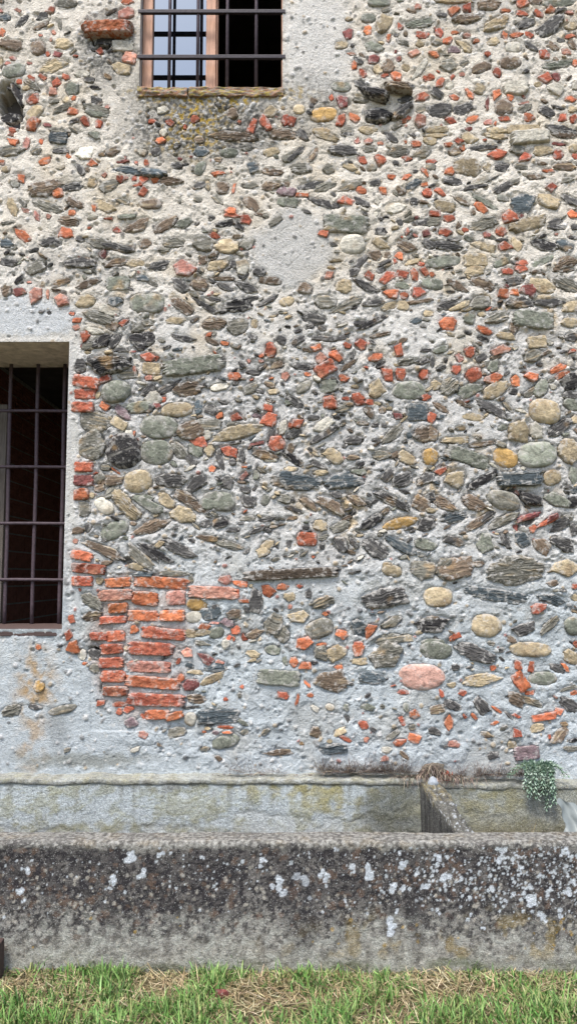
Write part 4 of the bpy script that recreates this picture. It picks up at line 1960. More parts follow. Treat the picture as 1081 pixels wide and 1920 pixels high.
# ------------------------------------------------------------------ stone meshes
def noise_seed(): return random.randint(0, 5000), random.uniform(0, 50)
def build_stone(s):
    """vertices (local x, y, z), quads, tris, colours, edge weight and grain coordinates of one stone"""
    big = max(s.w, s.h)
    S = int(np.clip(16 + big * 190, 18, 64)); RN = int(np.clip(4 + big * 40, 4, 14))
    if s.shape == 'x': S = max(S, 28)
    th = np.linspace(0, 2 * math.pi, S, endpoint=False)
    cs, sn = np.cos(th), np.sin(th)
    sd, of = noise_seed()
    brick = s.col in BRICKC
    if s.shape == 'e':
        r = 1.0 / (np.abs(cs) ** 2.3 + np.abs(sn) ** 2.3) ** (1 / 2.3)
        r *= 1 + 0.10 * pn(cs * 1.1 + of, sn * 1.1, sd) + 0.03 * pn(cs * 3 + of, sn * 3, sd + 1)
    elif s.shape == 'x':
        r = 1.0 / (np.abs(cs) ** 8 + np.abs(sn) ** 8) ** (1 / 8)
        r *= 1 + 0.09 * pn(cs * 1.6 + of, sn * 1.6, sd) + 0.08 * pn(cs * 5 + of, sn * 5, sd + 1) + 0.05 * pn(cs * 11 + of, sn * 11, sd + 2)
    else:
        # a chipped polygon in normalised space
        n = random.choice((4, 5, 5, 6)) if brick else random.choice((5, 6, 7, 8))
        base = np.sort((np.arange(n) + rng.uniform(-0.33, 0.33, n)) / n * 2 * math.pi + rng.uniform(0, 6.28))
        pw = 3.2 if brick else (2.2 if s.shape == 's' else 2.8)
        rv = 1.0 / (np.abs(np.cos(base)) ** pw + np.abs(np.sin(base)) ** pw) ** (1 / pw) * rng.uniform(0.84, 1.18, n)
        vx, vy = rv * np.cos(base), rv * np.sin(base)
        va = np.arctan2(vy, vx) % (2 * math.pi)
        for a in va:
            k_ = int(np.argmin(np.abs((th - a + math.pi) % (2 * math.pi) - math.pi))); th[k_] = a
        th = np.sort(th); cs, sn = np.cos(th), np.sin(th)
        r = np.zeros(S)
        for i in range(S):
            t = th[i]
            best = 1e9
            for a in range(n):
                b = (a + 1) % n
                ex, ey = vx[b] - vx[a], vy[b] - vy[a]
                den = cs[i] * ey - sn[i] * ex
                if abs(den) < 1e-9: continue
                q = (vx[a] * ey - vy[a] * ex) / den
                w = (vx[a] * sn[i] - vy[a] * cs[i]) / den
                if q > 0 and -0.001 <= w <= 1.001: best = min(best, q)
            r[i] = best if best < 3 else 0.9
        r *= 1 + (0.06 if brick else 0.11) * pn(cs * 4 + of, sn * 4, sd)
        if s.shape == 's':
            r *= 1 + 0.13 * pn(cs * 7 + of, sn * 7 * 1.5, sd + 2)
    # rings, dense towards the edge
    kk = np.arange(RN) / RN
    rho = (1 - kk ** 1.35 * 0.97)[:, None]
    U = (rho * r * cs).ravel(); W = (rho * r * sn).ravel(); RH = np.repeat(rho.ravel(), S)
    U = np.append(U, 0.0); W = np.append(W, 0.0); RH = np.append(RH, 0.0)
    x, z = U * s.w / 2, W * s.h / 2
    if s.shape == 'e': prof = (1 - RH ** 4.0) ** 0.55
    elif s.shape == 'x': prof = (1 - RH ** 14) ** 0.5
    elif s.shape == 's': prof = (1 - RH ** 10) ** 0.5
    else: prof = (1 - RH ** (16 if brick else 11)) ** 0.5
    hgt = np.ones_like(U)
    if s.shape in 'as':
        for _ in range(random.choice((2, 3))):
            a = rng.uniform(0, 6.28); sl = rng.uniform(0.10, 0.45)
            hgt = np.minimum(hgt, 1.05 - sl * (U * math.cos(a) + W * math.sin(a)))
        hgt = np.clip(hgt, 0.5, 1.2)
    rough = 0.0022 if s.shape == 'e' else 0.0032
    y = s.prot * hgt * prof
    y += prof * (rough * fbm(x * 45 + of, z * 45, sd + 3, 3) + 0.0022 * pn(x * 16 + of, z * 16, sd + 4))
    if (s.col in SCHISTC and s.shape != 'e') or s.shape == 's':
        am = min(0.0042, 0.22 * s.prot + 0.001) * random.uniform(0.15, 1.0) * (1.2 if s.shape == 's' else 0.7)
        fq = 105.0
        lay = pn(x * 7 + of, z * fq + 1.2 * pn(x * 20, z * 20, sd), sd + 5)
        y += prof * am * (np.abs(lay) * 2 - 0.7)
    if brick and s.shape == 'x':
        y += prof * 0.008 * fbm(x * 26 + of, z * 22, sd + 6, 3)
    if s.shape != 'x':
        ta = rng.uniform(0, 6.28); y += 0.34 * s.prot * (U * math.cos(ta) + W * math.sin(ta))
    y += s.base + 0.0005
    nv = len(U)
    # skirt into the wall
    sk = 0.034
    xb, zb = x[:S] * 1.0, z[:S] * 1.0
    Vx = np.concatenate([x, xb]); Vz = np.concatenate([z, zb]); Vy = np.concatenate([-y, np.full(S, sk)])
    ct, st = math.cos(s.a), math.sin(s.a)
    V = np.stack([Vx * ct - Vz * st, Vy, Vx * st + Vz * ct], -1)
    i = np.arange(S); j = (i + 1) % S
    quads = [np.stack([k * S + i, k * S + j, (k + 1) * S + j, (k + 1) * S + i], -1) for k in range(RN - 1)]
    quads.append(np.stack([nv + i, nv + j, j, i], -1))
    quads = np.concatenate(quads)
    tris = np.stack([(RN - 1) * S + i, (RN - 1) * S + j, np.full(S, nv - 1)], -1)
    base = alb(PAL[s.col]) * math.exp(rng.normal(0, 0.2 if brick else 0.16))
    if brick: base = (base * 0.88 + 0.10 * base.mean()) * 0.92 * np.exp(rng.normal(0, 0.028, 3))
    cv = np.tile(base, (len(V), 1))
    m1 = fbm(Vx * 14 + of, Vz * 14, sd + 8, 3); m2 = fbm(Vx * 7 + of, Vz * (60 if s.col in SCHISTC else 12), sd + 9, 3)
    cv *= (1 + 0.22 * m1)[:, None]
    if s.col in 'gdbkuv':
        tn = alb((178, 160, 130)) if s.col in 'gb' else alb((150, 146, 138))
        cv = cv + (tn - cv) * (0.75 * sstep(0.12, 0.55, m2))[:, None]
        tn2 = alb((176, 142, 96)); m3 = fbm(Vx * 9 + of, Vz * 9, sd + 13, 3)
        if random.random() < 0.4: cv = cv + (tn2 - cv) * (0.5 * sstep(0.15, 0.5, m3))[:, None]
    elif s.col in 'twyP':
        cv = cv + (alb((150, 128, 98) if s.col != 'P' else (226, 208, 198)) - cv) * (0.7 * sstep(0.08, 0.5, m2))[:, None]
    elif brick:
        cv = cv + (alb((154, 78, 62)) - cv) * (0.40 * sstep(0.05, 0.5, m2))[:, None]
        cv = cv + (alb((208, 152, 122)) - cv) * (0.45 * sstep(0.12, 0.5, m1))[:, None]
    ed = np.concatenate([RH ** 2, np.ones(S)])
    suv = np.stack([Vx + of, Vz + of * 0.37, Vy], -1)
    return V, quads, tris, np.clip(cv, 0.004, 0.9), ed, suv

def kind_of(s):
    if s.col in BRICKC: return 'brick' if s.shape == 'x' else 'brick_fragment'
    if s.shape == 'e': return 'cobble'
    return 'stone'
def mat_of(s):
    if s.col in BRICKC: return M_brick
    if (s.col in SCHISTC and s.shape != 'e') or (s.shape == 's'): return M_schist
    return M_rock
PART_LABEL = {(340, 1010, 790): 'long thin dark slab lying level like a lintel', (0, 0, 790): 'orange tile end jutting out beside the upper window'}
singles, rest = {}, {}
for s in stones: singles.setdefault(kind_of(s), []).append(s)
for kd, ls in singles.items():
    ls.sort(key=lambda s: -(s.w * s.h if s.seen else 0))
    for n_, s in enumerate(ls):
        V, q, t, cv, ed, suv = build_stone(s)
        F = [q, t]
        sm = s.shape in 'e'
        if n_ < 295 and s.seen and not s.filler:
            o = mesh_np(kd, V, F, mat_of(s), wall, cv, ed, suv, sm, (s.x, 0, s.z))
            if s.col == 'B': o['label'] = 'long thin dark slab lying level like a lintel'
            if s.col == 'P': o['label'] = 'pale pink granite boulder'
        else:
            rest.setdefault((kd, mat_of(s).name), []).append((V + np.array((s.x, 0, s.z)), q, t, cv, ed, suv))
for (kd, mn), ls in rest.items():
    off = 0; Vs, Qs, Ts, Cs, Es, Us = [], [], [], [], [], []
    for V, q, t, cv, ed, suv in ls:
        Vs.append(V); Qs.append(q + off); Ts.append(t + off); Cs.append(cv); Es.append(ed); Us.append(suv); off += len(V)
    nm = {'brick_fragment': 'brick_scraps', 'stone': 'small_stones', 'cobble': 'small_cobbles', 'brick': 'small_bricks'}[kd]
    o = mesh_np(nm, np.concatenate(Vs), [np.concatenate(Qs), np.concatenate(Ts)], bpy.data.materials[mn], wall, np.concatenate(Cs), np.concatenate(Es), np.concatenate(Us), kd == 'cobble')
    o['kind'] = 'stuff'

# ------------------------------------------------------------------ lower window
x0, x1, z0, z1 = LW
GY = 0.36                                      # depth of the grille
def grid_face(fn, nu, nv):
    u, v = np.meshgrid(np.linspace(0, 1, nu), np.linspace(0, 1, nv))
    P = fn(u.ravel(), v.ravel())
    id_ = np.arange(nu * nv).reshape(nv, nu)
    return P, np.stack([id_[:-1, :-1], id_[:-1, 1:], id_[1:, 1:], id_[1:, :-1]], -1).reshape(-1, 4)
Vs, Fs, off = [], [], 0
D1 = 0.42
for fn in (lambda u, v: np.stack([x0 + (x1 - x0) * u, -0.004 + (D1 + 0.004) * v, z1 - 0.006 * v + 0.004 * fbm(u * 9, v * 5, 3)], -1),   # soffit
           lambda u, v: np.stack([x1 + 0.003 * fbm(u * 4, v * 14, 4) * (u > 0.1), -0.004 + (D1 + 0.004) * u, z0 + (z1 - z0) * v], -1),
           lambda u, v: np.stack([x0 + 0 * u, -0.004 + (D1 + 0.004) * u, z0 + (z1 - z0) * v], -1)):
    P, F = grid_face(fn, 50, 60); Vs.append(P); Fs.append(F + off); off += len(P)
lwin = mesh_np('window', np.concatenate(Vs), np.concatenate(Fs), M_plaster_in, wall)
lwin['label'] = 'lower barred window with deep plastered soffit'
bm = bmesh.new(); add_box(bm, x0, x1 + 0.012, -0.006, 0.41, z0 - 0.034, z0 + 0.001, 0.004)
obj_bm('sill', bm, M_sillwood, lwin)
def at(px, py, y): return unproj(px, py, y)
for pt, pb in ((21, 9), (72.5, 60), (122.5, 111), (-30, -42), (-80, -94), (-130, -145)):
    xa, _ = at(pt, 690, GY); xb, _ = at(pb, 1178, GY)
    bm = bmesh.new(); n = 14
    add_tube(bm, [(xa + (xb - xa) * t + 0.0015 * math.sin(t * 9 + pt), GY, z1 + 0.012 - (z1 + 0.012 - z0 + 0.01) * t) for t in np.linspace(0, 1, n)], 0.0105, 8)
    obj_bm('bar', bm, M_iron, lwin, True)
for py in (770.5, 875.5, 981.5, 1087):
    _, zb = at(100, py, GY - 0.012)
    bm = bmesh.new(); add_tube(bm, [(x, GY - 0.014, zb + 0.001 * math.sin(x * 12)) for x in np.linspace(x0 - 0.01, x1 + 0.02, 12)], 0.0085, 8)
    obj_bm('cross_bar', bm, M_iron, lwin, True)
bm = bmesh.new(); xa, _ = at(4, 900, 0.50); add_box(bm, xa - 0.06, xa + 0.028, 0.47, 0.52, z0, z0 + 1.20, 0.004)
obj_bm('shutter_post', bm, M_oldwood, lwin)

# ------------------------------------------------------------------ upper window
x0, x1, z0, z1 = UW
D2 = 0.16
Vs, Fs, off = [], [], 0
for fn in (lambda u, v: np.stack([x0 + (x1 - x0) * u, -0.004 + D2 * v, z1 + 0 * v], -1),
           lambda u, v: np.stack([x1 + 0 * u, -0.004 + D2 * u, z0 + (z1 - z0) * v], -1),
           lambda u, v: np.stack([x0 + 0.004 * fbm(u * 4, v * 9, 5) * (u > 0.1), -0.004 + D2 * u, z0 + (z1 - z0) * v], -1),
           lambda u, v: np.stack([x0 + (x1 - x0) * u, -0.004 + D2 * v, z0 + 0 * v], -1)):
    P, F = grid_face(fn, 30, 30); Vs.append(P); Fs.append(F + off); off += len(P)
uwin = mesh_np('window', np.concatenate(Vs), np.concatenate(Fs), mat_flat('jamb_plaster', alb((186, 186, 184)), 0.95, 25, 0.25, (1, 1, 1), 0.006), wall)
uwin['label'] = 'upper barred window with one glazed wooden casement'
YF = 0.065
def wx(px, y=YF): return unproj(px, 80, y)[0]
bm = bmesh.new()
add_box(bm, x0 + 0.002, wx(287), YF - 0.02, YF + 0.04, z0 + 0.002, z1 - 0.002, 0.003)       # left stile
add_box(bm, wx(387), wx(405), YF - 0.02, YF + 0.04, z0 + 0.002, z1 - 0.002, 0.003)          # meeting stile
add_box(bm, wx(287), wx(387), YF - 0.015, YF + 0.035, z1 - 0.07, z1 - 0.003, 0.003)
add_box(bm, wx(405), wx(408), YF + 0.0, YF + 0.05, z0 + 0.003, z1 - 0.003)
add_box(bm, wx(527.5), x1 - 0.001, YF - 0.02, YF + 0.05, z0 + 0.002, z1 - 0.002, 0.003)
obj_bm('casement_frame', bm, M_wood, uwin)
bm = bmesh.new(); add_box(bm, wx(285), wx(389), YF + 0.008, YF + 0.013, z0 + 0.003, z1 - 0.05)
obj_bm('pane', bm, M_glass, uwin)
for px in (318, 371, 426, 480):
    bm = bmesh.new(); xb = unproj(px, 80, 0.0)[0]
    xt = unproj(px + 1.5, 0, 0.0)[0]
    add_tube(bm, [(xb, 0.0, z0 - 0.005), (xb, 0.0, z0 + 0.5), (xb, 0.0, z1 + 0.01)], 0.0085, 8)
    obj_bm('bar', bm, M_iron, uwin, True)
for py in (21, 106, -66, -152):
    zb = unproj(400, py, -0.012)[1]
    bm = bmesh.new(); add_box(bm, x0 - 0.012, x1 + 0.014, -0.014, 0.004, zb - 0.009, zb + 0.010, 0.002)
    obj_bm('cross_bar', bm, M_darkiron, uwin)
# the sill of two bricks with yellow lichen
bks = unproj(353, 170)[0]
for a, b in ((x0 - 0.008, bks - 0.004), (bks + 0.004, x1 + 0.004)):
    n1, n2 = 46, 16
    P, F = grid_face(lambda u, v: np.stack([a + (b - a) * u, 0 * u, v], -1), n1, 34)
    u = (P[:, 0] - a) / (b - a); v = P[:, 2]
    # profile: top back -> top front -> front face -> underside
    t = v * 3.0
    yy = np.where(t < 1, 0.06 - 0.074 * t, np.where(t < 2, -0.014, -0.014 + 0.06 * (t - 2)))
    hh = 0.046 + 0.018 * fbm(P[:, 0] * 14, 0 * t, 19, 3)
    zz = np.where(t < 1, z0 + 0.003, np.where(t < 2, z0 + 0.003 - hh * (t - 1), z0 + 0.003 - hh))
    nx = 0.009 * fbm(P[:, 0] * 25, t * 4, 7, 3)
    mid = (t > 0.9)
    yy = yy + nx * mid + 0.010 * fbm(P[:, 0] * 6, t, 8, 2) * mid
    zz = zz + 0.005 * fbm(P[:, 0] * 18, t * 3, 9, 3)
    Vv = np.stack([P[:, 0], yy, zz], -1)
    cc = np.tile(alb((168, 128, 104)), (len(Vv), 1)) * (1 + 0.3 * fbm(P[:, 0] * 30, t * 5, 10, 3))[:, None]
    ly = sstep(-0.05, 0.2, fbm(P[:, 0] * 22, t * 3, 12, 3))
    cc = mixc(cc, alb((192, 172, 92)), 0.9 * ly)
    cc = mixc(cc, alb((156, 153, 144)), 0.85 * sstep(-0.05, 0.2, fbm(P[:, 0] * 40, t * 6, 13, 3)))
    mesh_np('sill_brick', Vv, F[:, ::-1], M_mortar, wall, np.clip(cc, 0.004, 1))

# ------------------------------------------------------------------ the rooms behind
bm = bmesh.new()
def room(bm, X0, X1, Y0, Y1, Z0, Z1):
    t = 0.08
    add_box(bm, X0 - t, X1 + t, Y0, Y1 + t, Z0 - t, Z0)
    add_box(bm, X0 - t, X1 + t, Y0, Y1 + t, Z1, Z1 + t)
    add_box(bm, X0 - t, X0, Y0, Y1, Z0, Z1); add_box(bm, X1, X1 + t, Y0, Y1, Z0, Z1)
    add_box(bm, X0 - t, X1 + t, Y1, Y1 + t, Z0 + 0.001, Z1 - 0.001)
t_ = 0.08
add_box(bm, -2.63, 2.58, T + 0.002, 4.68, 0.22, 0.30); add_box(bm, -2.63, 2.58, T + 0.002, 4.68, 2.85, 2.93)
add_box(bm, -2.63, -2.55, T + 0.002, 4.6, 0.30, 2.85); add_box(bm, -2.63, 2.58, 4.6, 4.68, 0.301, 2.849)
add_box(bm, 2.5, 2.58, T + 0.002, 1.4, 0.30, 2.85); add_box(bm, 2.5, 2.58, 3.0, 4.6, 0.30, 2.85)      # unseen opening added between them to let daylight onto the blocks
add_box(bm, 2.5, 2.58, 1.4, 3.0, 2.5, 2.85)
room(bm, -2.55, 2.5, T + 0.004, 4.6, 3.05, 5.25)
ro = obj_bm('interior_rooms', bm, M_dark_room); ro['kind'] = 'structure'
# a partition of hollow blocks runs away behind the lower window
bw = bmesh.new(); add_box(bw, -1.98, -1.895, 0.56, 4.55, 0.305, 2.845)
blockwall = obj_bm('block_partition', bw, M_blockjoint)
tag(blockwall, 'dim partition of red hollow blocks inside the room behind the lower window', 'wall')
bb = bmesh.new(); add_box(bb, 0, 0.006, 0, 0.245, 0, 0.108)
for i in range(5): add_box(bb, 0.006, 0.010, 0.001, 0.244, 0.006 + i * 0.021, 0.018 + i * 0.021)
bo = obj_bm('brick', bb, M_block, blockwall); bme = bo.data
first = True
for c in range(17):
    for q in range(13):
        yy = 0.60 + q * 0.257 + (0.128 if c % 2 else 0)
        zz = 0.80 + c * 0.119
        if first: o = bo; first = False
        else:
            o = bo.copy(); COL.objects.link(o); o.parent = blockwall
        o.location = (-1.8945, yy, zz)

# ------------------------------------------------------------------ the trough
trough = empty('water_trough', (0.0, -0.4, 0.0))
tag(trough, 'long concrete trough with black and white lichen along the foot of the stone wall', 'trough')
def par(o): o.parent = trough; o.matrix_parent_inverse = trough.matrix_world.inverted(); return o
bpy.context.view_layer.update()
from mathutils import Matrix
TI = Matrix.Translation((0.0, 0.4, 0.0))
def tparent(o): o.parent = trough; o.matrix_parent_inverse = TI; return o

YFR = -0.70
RIM = 0.462
txs = np.concatenate([np.linspace(-2.6, -1.36, 40)[:-1], np.arange(-1.36, 1.36, 0.0038), np.linspace(1.36, 2.6, 40)])
prof = []                                        # (y, z) from the ground up the front, over the rim, down inside
for t in np.linspace(0, 1, 132): prof.append((YFR - 0.035 * (1 - t) ** 2, -0.06 + (RIM - 0.018 + 0.06) * t))
for a in np.linspace(0, math.pi / 2, 12)[1:]: prof.append((YFR + 0.018 - 0.018 * math.cos(a), RIM - 0.018 + 0.018 * math.sin(a)))
for t in np.linspace(0, 1, 14)[1:]: prof.append((YFR + 0.018 + 0.087 * t, RIM - 0.002 * t))
for a in np.linspace(0, math.pi / 2, 8)[1:]: prof.append((YFR + 0.105 + 0.02 * math.sin(a), RIM - 0.002 - 0.02 + 0.02 * math.cos(a)))
for t in np.linspace(0, 1, 10)[1:]: prof.append((YFR + 0.125 + 0.02 * t, RIM - 0.022 - 0.32 * t))
prof = np.array(prof)
TX, TI_ = np.meshgrid(txs, np.arange(len(prof)))
PYv, PZv = prof[TI_, 0], prof[TI_, 1]
arc = np.concatenate([[0], np.cumsum(np.hypot(*np.diff(prof, axis=0).T))])[TI_]
n1 = fbm(TX * 3, arc * 3, 201, 3); n2 = fbm(TX * 18, arc * 18, 202, 4); n3 = fbm(TX * 60, arc * 60, 203, 2)
disp = 0.008 * n1 + 0.0035 * n2 + 0.0016 * n3
front = PZv < RIM - 0.03
PYv2 = PYv - disp * 0.9; PZv2 = PZv + np.where(front, 0, 0.004 * n2 + 0.004 * fbm(TX * 2.2, TX * 0, 204, 2))
# chipped lower edge and a slumped skirt
px_, py_ = photo_px(TX, PYv2, PZv2)
def tblob(cx, cy, rx, ry, soft=0.4):
    d = np.sqrt(((px_ + 14 * n2 - cx) / rx) ** 2 + ((py_ + 14 * n2 - cy) / ry) ** 2)
    return 1 - sstep(1 - soft, 1 + soft, d)
hgt = np.clip(PZv2 / RIM, -0.2, 1.05)
CT = np.tile(alb((128, 124, 118)), TX.shape + (1,)) if False else np.ones(TX.shape + (3,)) * alb((152, 149, 141))
def tt(f, c):
    global CT
    CT = CT + (alb(c) - CT) * np.clip(f, 0, 1)[..., None]
mot2_ = fbm(TX * 9, arc * 9, 215, 4)
hn = hgt + 0.10 * n1 + 0.07 * n2
tt(0.80 * sstep(0.25, 0.62, hn + 0.18 * mot2_ ) * (1 - sstep(0.93, 1.0, hn)), (76, 71, 71))
drip = fbm(TX * 16, arc * 1.6, 216, 3); tt(0.55 * sstep(0.02, 0.3, drip) * sstep(0.10, 0.45, hn) * (1 - sstep(0.95, 1.0, hn)), (70, 66, 67)); tt(0.35 * sstep(0.1, 0.35, -drip) * sstep(0.3, 0.5, hn), (140, 136, 130))
mot = fbm(TX * 26, arc * 26, 211, 3); mot2 = fbm(TX * 11, arc * 11, 212, 3); mot3 = fbm(TX * 60, arc * 60, 214, 3)
tt(0.85 * sstep(0.00, 0.14, mot3 + 0.5 * mot2) * sstep(0.12, 0.40, hn) * (1 - sstep(0.95, 1.02, hn)), (46, 43, 45))
# round patches of brown and black crust
def tstamp(x, z, r, c, f=0.85, jag=0.35):
    i0, i1 = np.searchsorted(txs, (x - r * 1.6, x + r * 1.6))
    if i1 <= i0: return
    zc = prof[:131, 1]; j0, j1 = np.searchsorted(zc, (z - r * 1.6, z + r * 1.6))
    if j1 <= j0: return
    sl = (slice(j0, j1), slice(i0, i1))
    d = np.hypot(TX[sl] - x, PZv[sl] - z) / r + jag * n3[sl] + jag * 0.5 * mot[sl]
    w = (f * (1 - sstep(0.92, 1.03, d)))[..., None]
    CT[sl] = CT[sl] + (alb(c) - CT[sl]) * w
for _ in range(900):
    x = rng.uniform(-1.4, 1.4); z = RIM * np.clip(rng.normal(0.66, 0.17), 0.2, 0.93)
    tstamp(x, z, rng.uniform(0.005, 0.015), (106, 88, 76) if rng.random() < 0.45 else (50, 47, 50), 0.75, 0.6)
for _ in range(1500):
    x = rng.uniform(-1.4, 1.4); z = RIM * rng.uniform(0.08, 0.8)
    tstamp(x, z, rng.uniform(0.003, 0.008), (62, 58, 58) if rng.random() < 0.7 else (178, 172, 160), 0.7)
tt(0.5 * (1 - sstep(0.08, 0.34, hn)), (166, 164, 150)); tt(0.6 * sstep(0.0, 0.25, mot) * (1 - sstep(0.3, 0.5, hn)), (178, 178, 168)); tt(0.45 * sstep(0.12, 0.3, -mot) * (1 - sstep(0.3, 0.5, hn)), (92, 88, 82))
tt(0.55 * (1 - sstep(0.0, 0.16, hn)) * sstep(-0.1, 0.3, n1 + mot2), (108, 112, 78))
tt(0.5 * sstep(0.08, 0.35, mot2) * sstep(0.1, 0.2, hn) * (1 - sstep(0.3, 0.5, hn)) * sstep(0.0, 0.9, TX + 0.4), (150, 128, 70))
for _ in range(90):
    x = rng.uniform(-1.3, 1.4); z = RIM * rng.uniform(0.18, 0.42)
    if rng.random() < 0.35 + 0.3 * (x > 0): tstamp(x, z, rng.uniform(0.003, 0.008), (170, 140, 72), 0.65)
# the rounded rim: speckled lichen tone, its lit upper edge painted paler
tt(0.8 * sstep(0.92, 1.0, hgt + 0.06 * mot + 0.05 * n2), (150, 148, 140)); tt(0.35 * sstep(0.95, 0.99, hn) * sstep(0.05, 0.3, mot2), (150, 132, 100)); tt(0.5 * (arc > 0.50) * sstep(-0.02, 0.16, mot3 + 0.7 * mot2_), (84, 81, 78)); tt(0.5 * (arc > 0.50) * sstep(0.1, 0.25, -mot3), (190, 188, 180))
tt(0.55 * sstep(0.95, 0.99, hn) * sstep(0.1, 0.25, mot3), (84, 80, 74))
# white lichen: the ones the photograph shows, then a scatter of specks
WL = [(245, 1608, 8, 12), (212, 1648, 9, 9), (268, 1639, 6, 8), (302, 1598, 4, 10), (50, 1636, 8, 6), (40, 1672, 9, 7), (45, 1687, 5, 5), (380, 1607, 6, 5),
      (491, 1616, 5, 7), (522, 1648, 9, 12), (530, 1672, 7, 8), (37, 1632, 5, 4), (203, 1666, 4, 4), (690, 1645, 9, 12), (735, 1670, 8, 10), (756, 1672, 5, 7),
      (734, 1730, 8, 12), (742, 1714, 4, 5), (799, 1661, 6, 6), (781, 1642, 4, 8), (752, 1623, 8, 5), (820, 1612, 7, 9), (835, 1645, 8, 10), (862, 1645, 5, 5),
      (882, 1634, 5, 4), (902, 1686, 5, 6), (877, 1678, 5, 6), (881, 1714, 4, 4), (940, 1605, 8, 13), (965, 1604, 5, 4), (975, 1630, 6, 6), (1027, 1670, 5, 7),
      (1063, 1672, 6, 7), (1045, 1715, 6, 6), (980, 1709, 6, 5), (997, 1707, 5, 4), (1015, 1717, 9, 8), (990, 1680, 11, 9), (903, 1736, 4, 7), (817, 1705, 5, 5),
      (563, 1645, 9, 14), (645, 1685, 4, 5), (686, 1709, 4, 4), (1073, 1652, 9, 5), (793, 1690, 3, 7), (1000, 1690, 6, 6), (965, 1678, 6, 5), (1010, 1640, 6, 5),
      (948, 1688, 6, 5), (605, 1640, 6, 10), (628, 1590, 5, 4), (745, 1596, 6, 4), (1060, 1598, 7, 8)]
for a, b, rx, ry in WL:
    x, z = unproj(a, b, YFR)
    r = math.sqrt(rx * ry) / 484
    for q in range(5 if r > 0.012 else 2):
        tstamp(x + rng.normal(0, r * 0.5), z + rng.normal(0, r * 0.6 * ry / rx), r * rng.uniform(0.35, 0.72), (206, 212, 218), 0.95, 0.45)
for _ in range(1100):
    x = rng.choice((rng.uniform(-1.4, 1.4), rng.normal(0.95, 0.25), rng.normal(0.85, 0.3)))
    z = RIM * np.clip(rng.normal(0.75, 0.16), 0.25, 0.98)
    tstamp(x, z, 0.0018 + rng.gamma(1.2, 0.0014), (204, 210, 214), 0.9, 0.4)
tt(0.6 * tblob(300, 1818, 60, 10), (70, 76, 50)); tt(0.6 * tblob(655, 1812, 40, 9), (78, 82, 46)); tt(0.5 * tblob(850, 1806, 50, 9), (84, 90, 54))
tt(0.4 * tblob(565, 1700, 30, 90), (58, 56, 58)); tt(0.35 * tblob(780, 1730, 18, 70), (60, 58, 58))
idt = np.arange(TX.size).reshape(TX.shape)
QT = np.stack([idt[:-1, :-1], idt[:-1, 1:], idt[1:, 1:], idt[1:, :-1]], -1).reshape(-1, 4)
tparent(mesh_np('front_wall', np.stack([TX.ravel(), PYv2.ravel(), PZv2.ravel()], -1), QT, M_trough, None, np.clip(CT.reshape(-1, 3), 0.01, 0.9)))

# the back of the trough, plastered, with a ledge against the wall
XPART = 0.685
lpf = []
for t in np.linspace(0, 1, 56): lpf.append((-0.066 - 0.03 * (1 - t), 0.10 + 0.400 * t))
for t in (0.3, 0.6, 0.85, 1.0): lpf.append((-0.066 - 0.006 * t, 0.500 + 0.004 * t))
for a in np.linspace(0, math.pi / 2, 7)[1:]: lpf.append((-0.072 + 0.012 - 0.012 * math.cos(a), 0.515 + 0.012 * math.sin(a)))
for t in np.linspace(0, 1, 14)[1:]: lpf.append((-0.060 + 0.072 * t, 0.527 + 0.008 * t))
lpf = np.array(lpf)
bxs = np.concatenate([np.linspace(-2.6, -1.5, 30)[:-1], np.arange(-1.5, 1.5, 0.0062), np.linspace(1.5, 2.6, 30)])
BX, BI = np.meshgrid(bxs, np.arange(len(lpf)))
BY, BZ = lpf[BI, 0].copy(), lpf[BI, 1].copy()
m1 = fbm(BX * 3.5, BZ * 6, 301, 3); m2 = fbm(BX * 16, BZ * 16, 302, 4)
wv = BZ * 1.0 + 0.10 * np.sin(BX * 4.2 + 0.6) + 0.06 * m1 - 0.35 * BX * 0.3
brush = fbm(wv * 150, BX * 7, 303, 3)
wall_part = BI < 60
BY += np.where(BI >= 56, 0.008 * fbm(BX * 8, BX * 0, 311, 5), 0)
drop = np.where(BX > XPART, -0.018, 0.0) - 0.006 * np.clip(BX / 1.4, 0, 1)
BY += -0.006 * m1 - 0.003 * m2 - 0.0022 * brush * wall_part
BZ += np.where(BI >= 55, drop + 0.006 * m2 + 0.014 * fbm(BX * 6, BX * 0, 305, 5), 0)
# flaked plaster skin low on the wall
flake = sstep(0.0, 0.02, 0.55 * fbm(BX * 4, BZ * 9, 306, 5) + 0.12 * np.sin(BX * 3.1 + 1.0) - 2.2 * (BZ - 0.33))
BY += 0.0035 * flake * wall_part
bpx, bpy_ = photo_px(BX, BY, BZ)
CB = np.ones(BX.shape + (3,)) * alb((186, 194, 194))
def bt(f, c):
    global CB
    CB = CB + (alb(c) - CB) * np.clip(f, 0, 1)[..., None]
def bblob(cx, cy, rx, ry, soft=0.45):
    d = np.sqrt(((bpx + 30 * m1 + 12 * m2 - cx) / rx) ** 2 + ((bpy_ + 14 * m1 + 10 * m2 - cy) / ry) ** 2)
    return 1 - sstep(1 - soft, 1 + soft, d)
CB *= (1 + 0.12 * m1 + 0.12 * m2)[..., None]
bt(0.6 * sstep(0.0, 0.3, brush) * sstep(-0.3, 0.2, m1 + m2), (146, 146, 116)); bt(0.45 * sstep(0.05, 0.35, -brush), (214, 220, 222)); bt(0.5 * flake * wall_part, (204, 208, 204)); bt(0.55 * sstep(0.1, 0.35, fbm(BX * 9, BZ * 12, 309, 4)), (150, 150, 122))
strk = fbm(BX * 20, BZ * 2, 312, 3); bt(0.5 * sstep(0.05, 0.35, strk) * sstep(0.30, 0.50, BZ) * wall_part, (112, 110, 92)); bt(0.55 * sstep(0.1, 0.4, m1 + 0.6 * m2) * wall_part, (164, 164, 138))
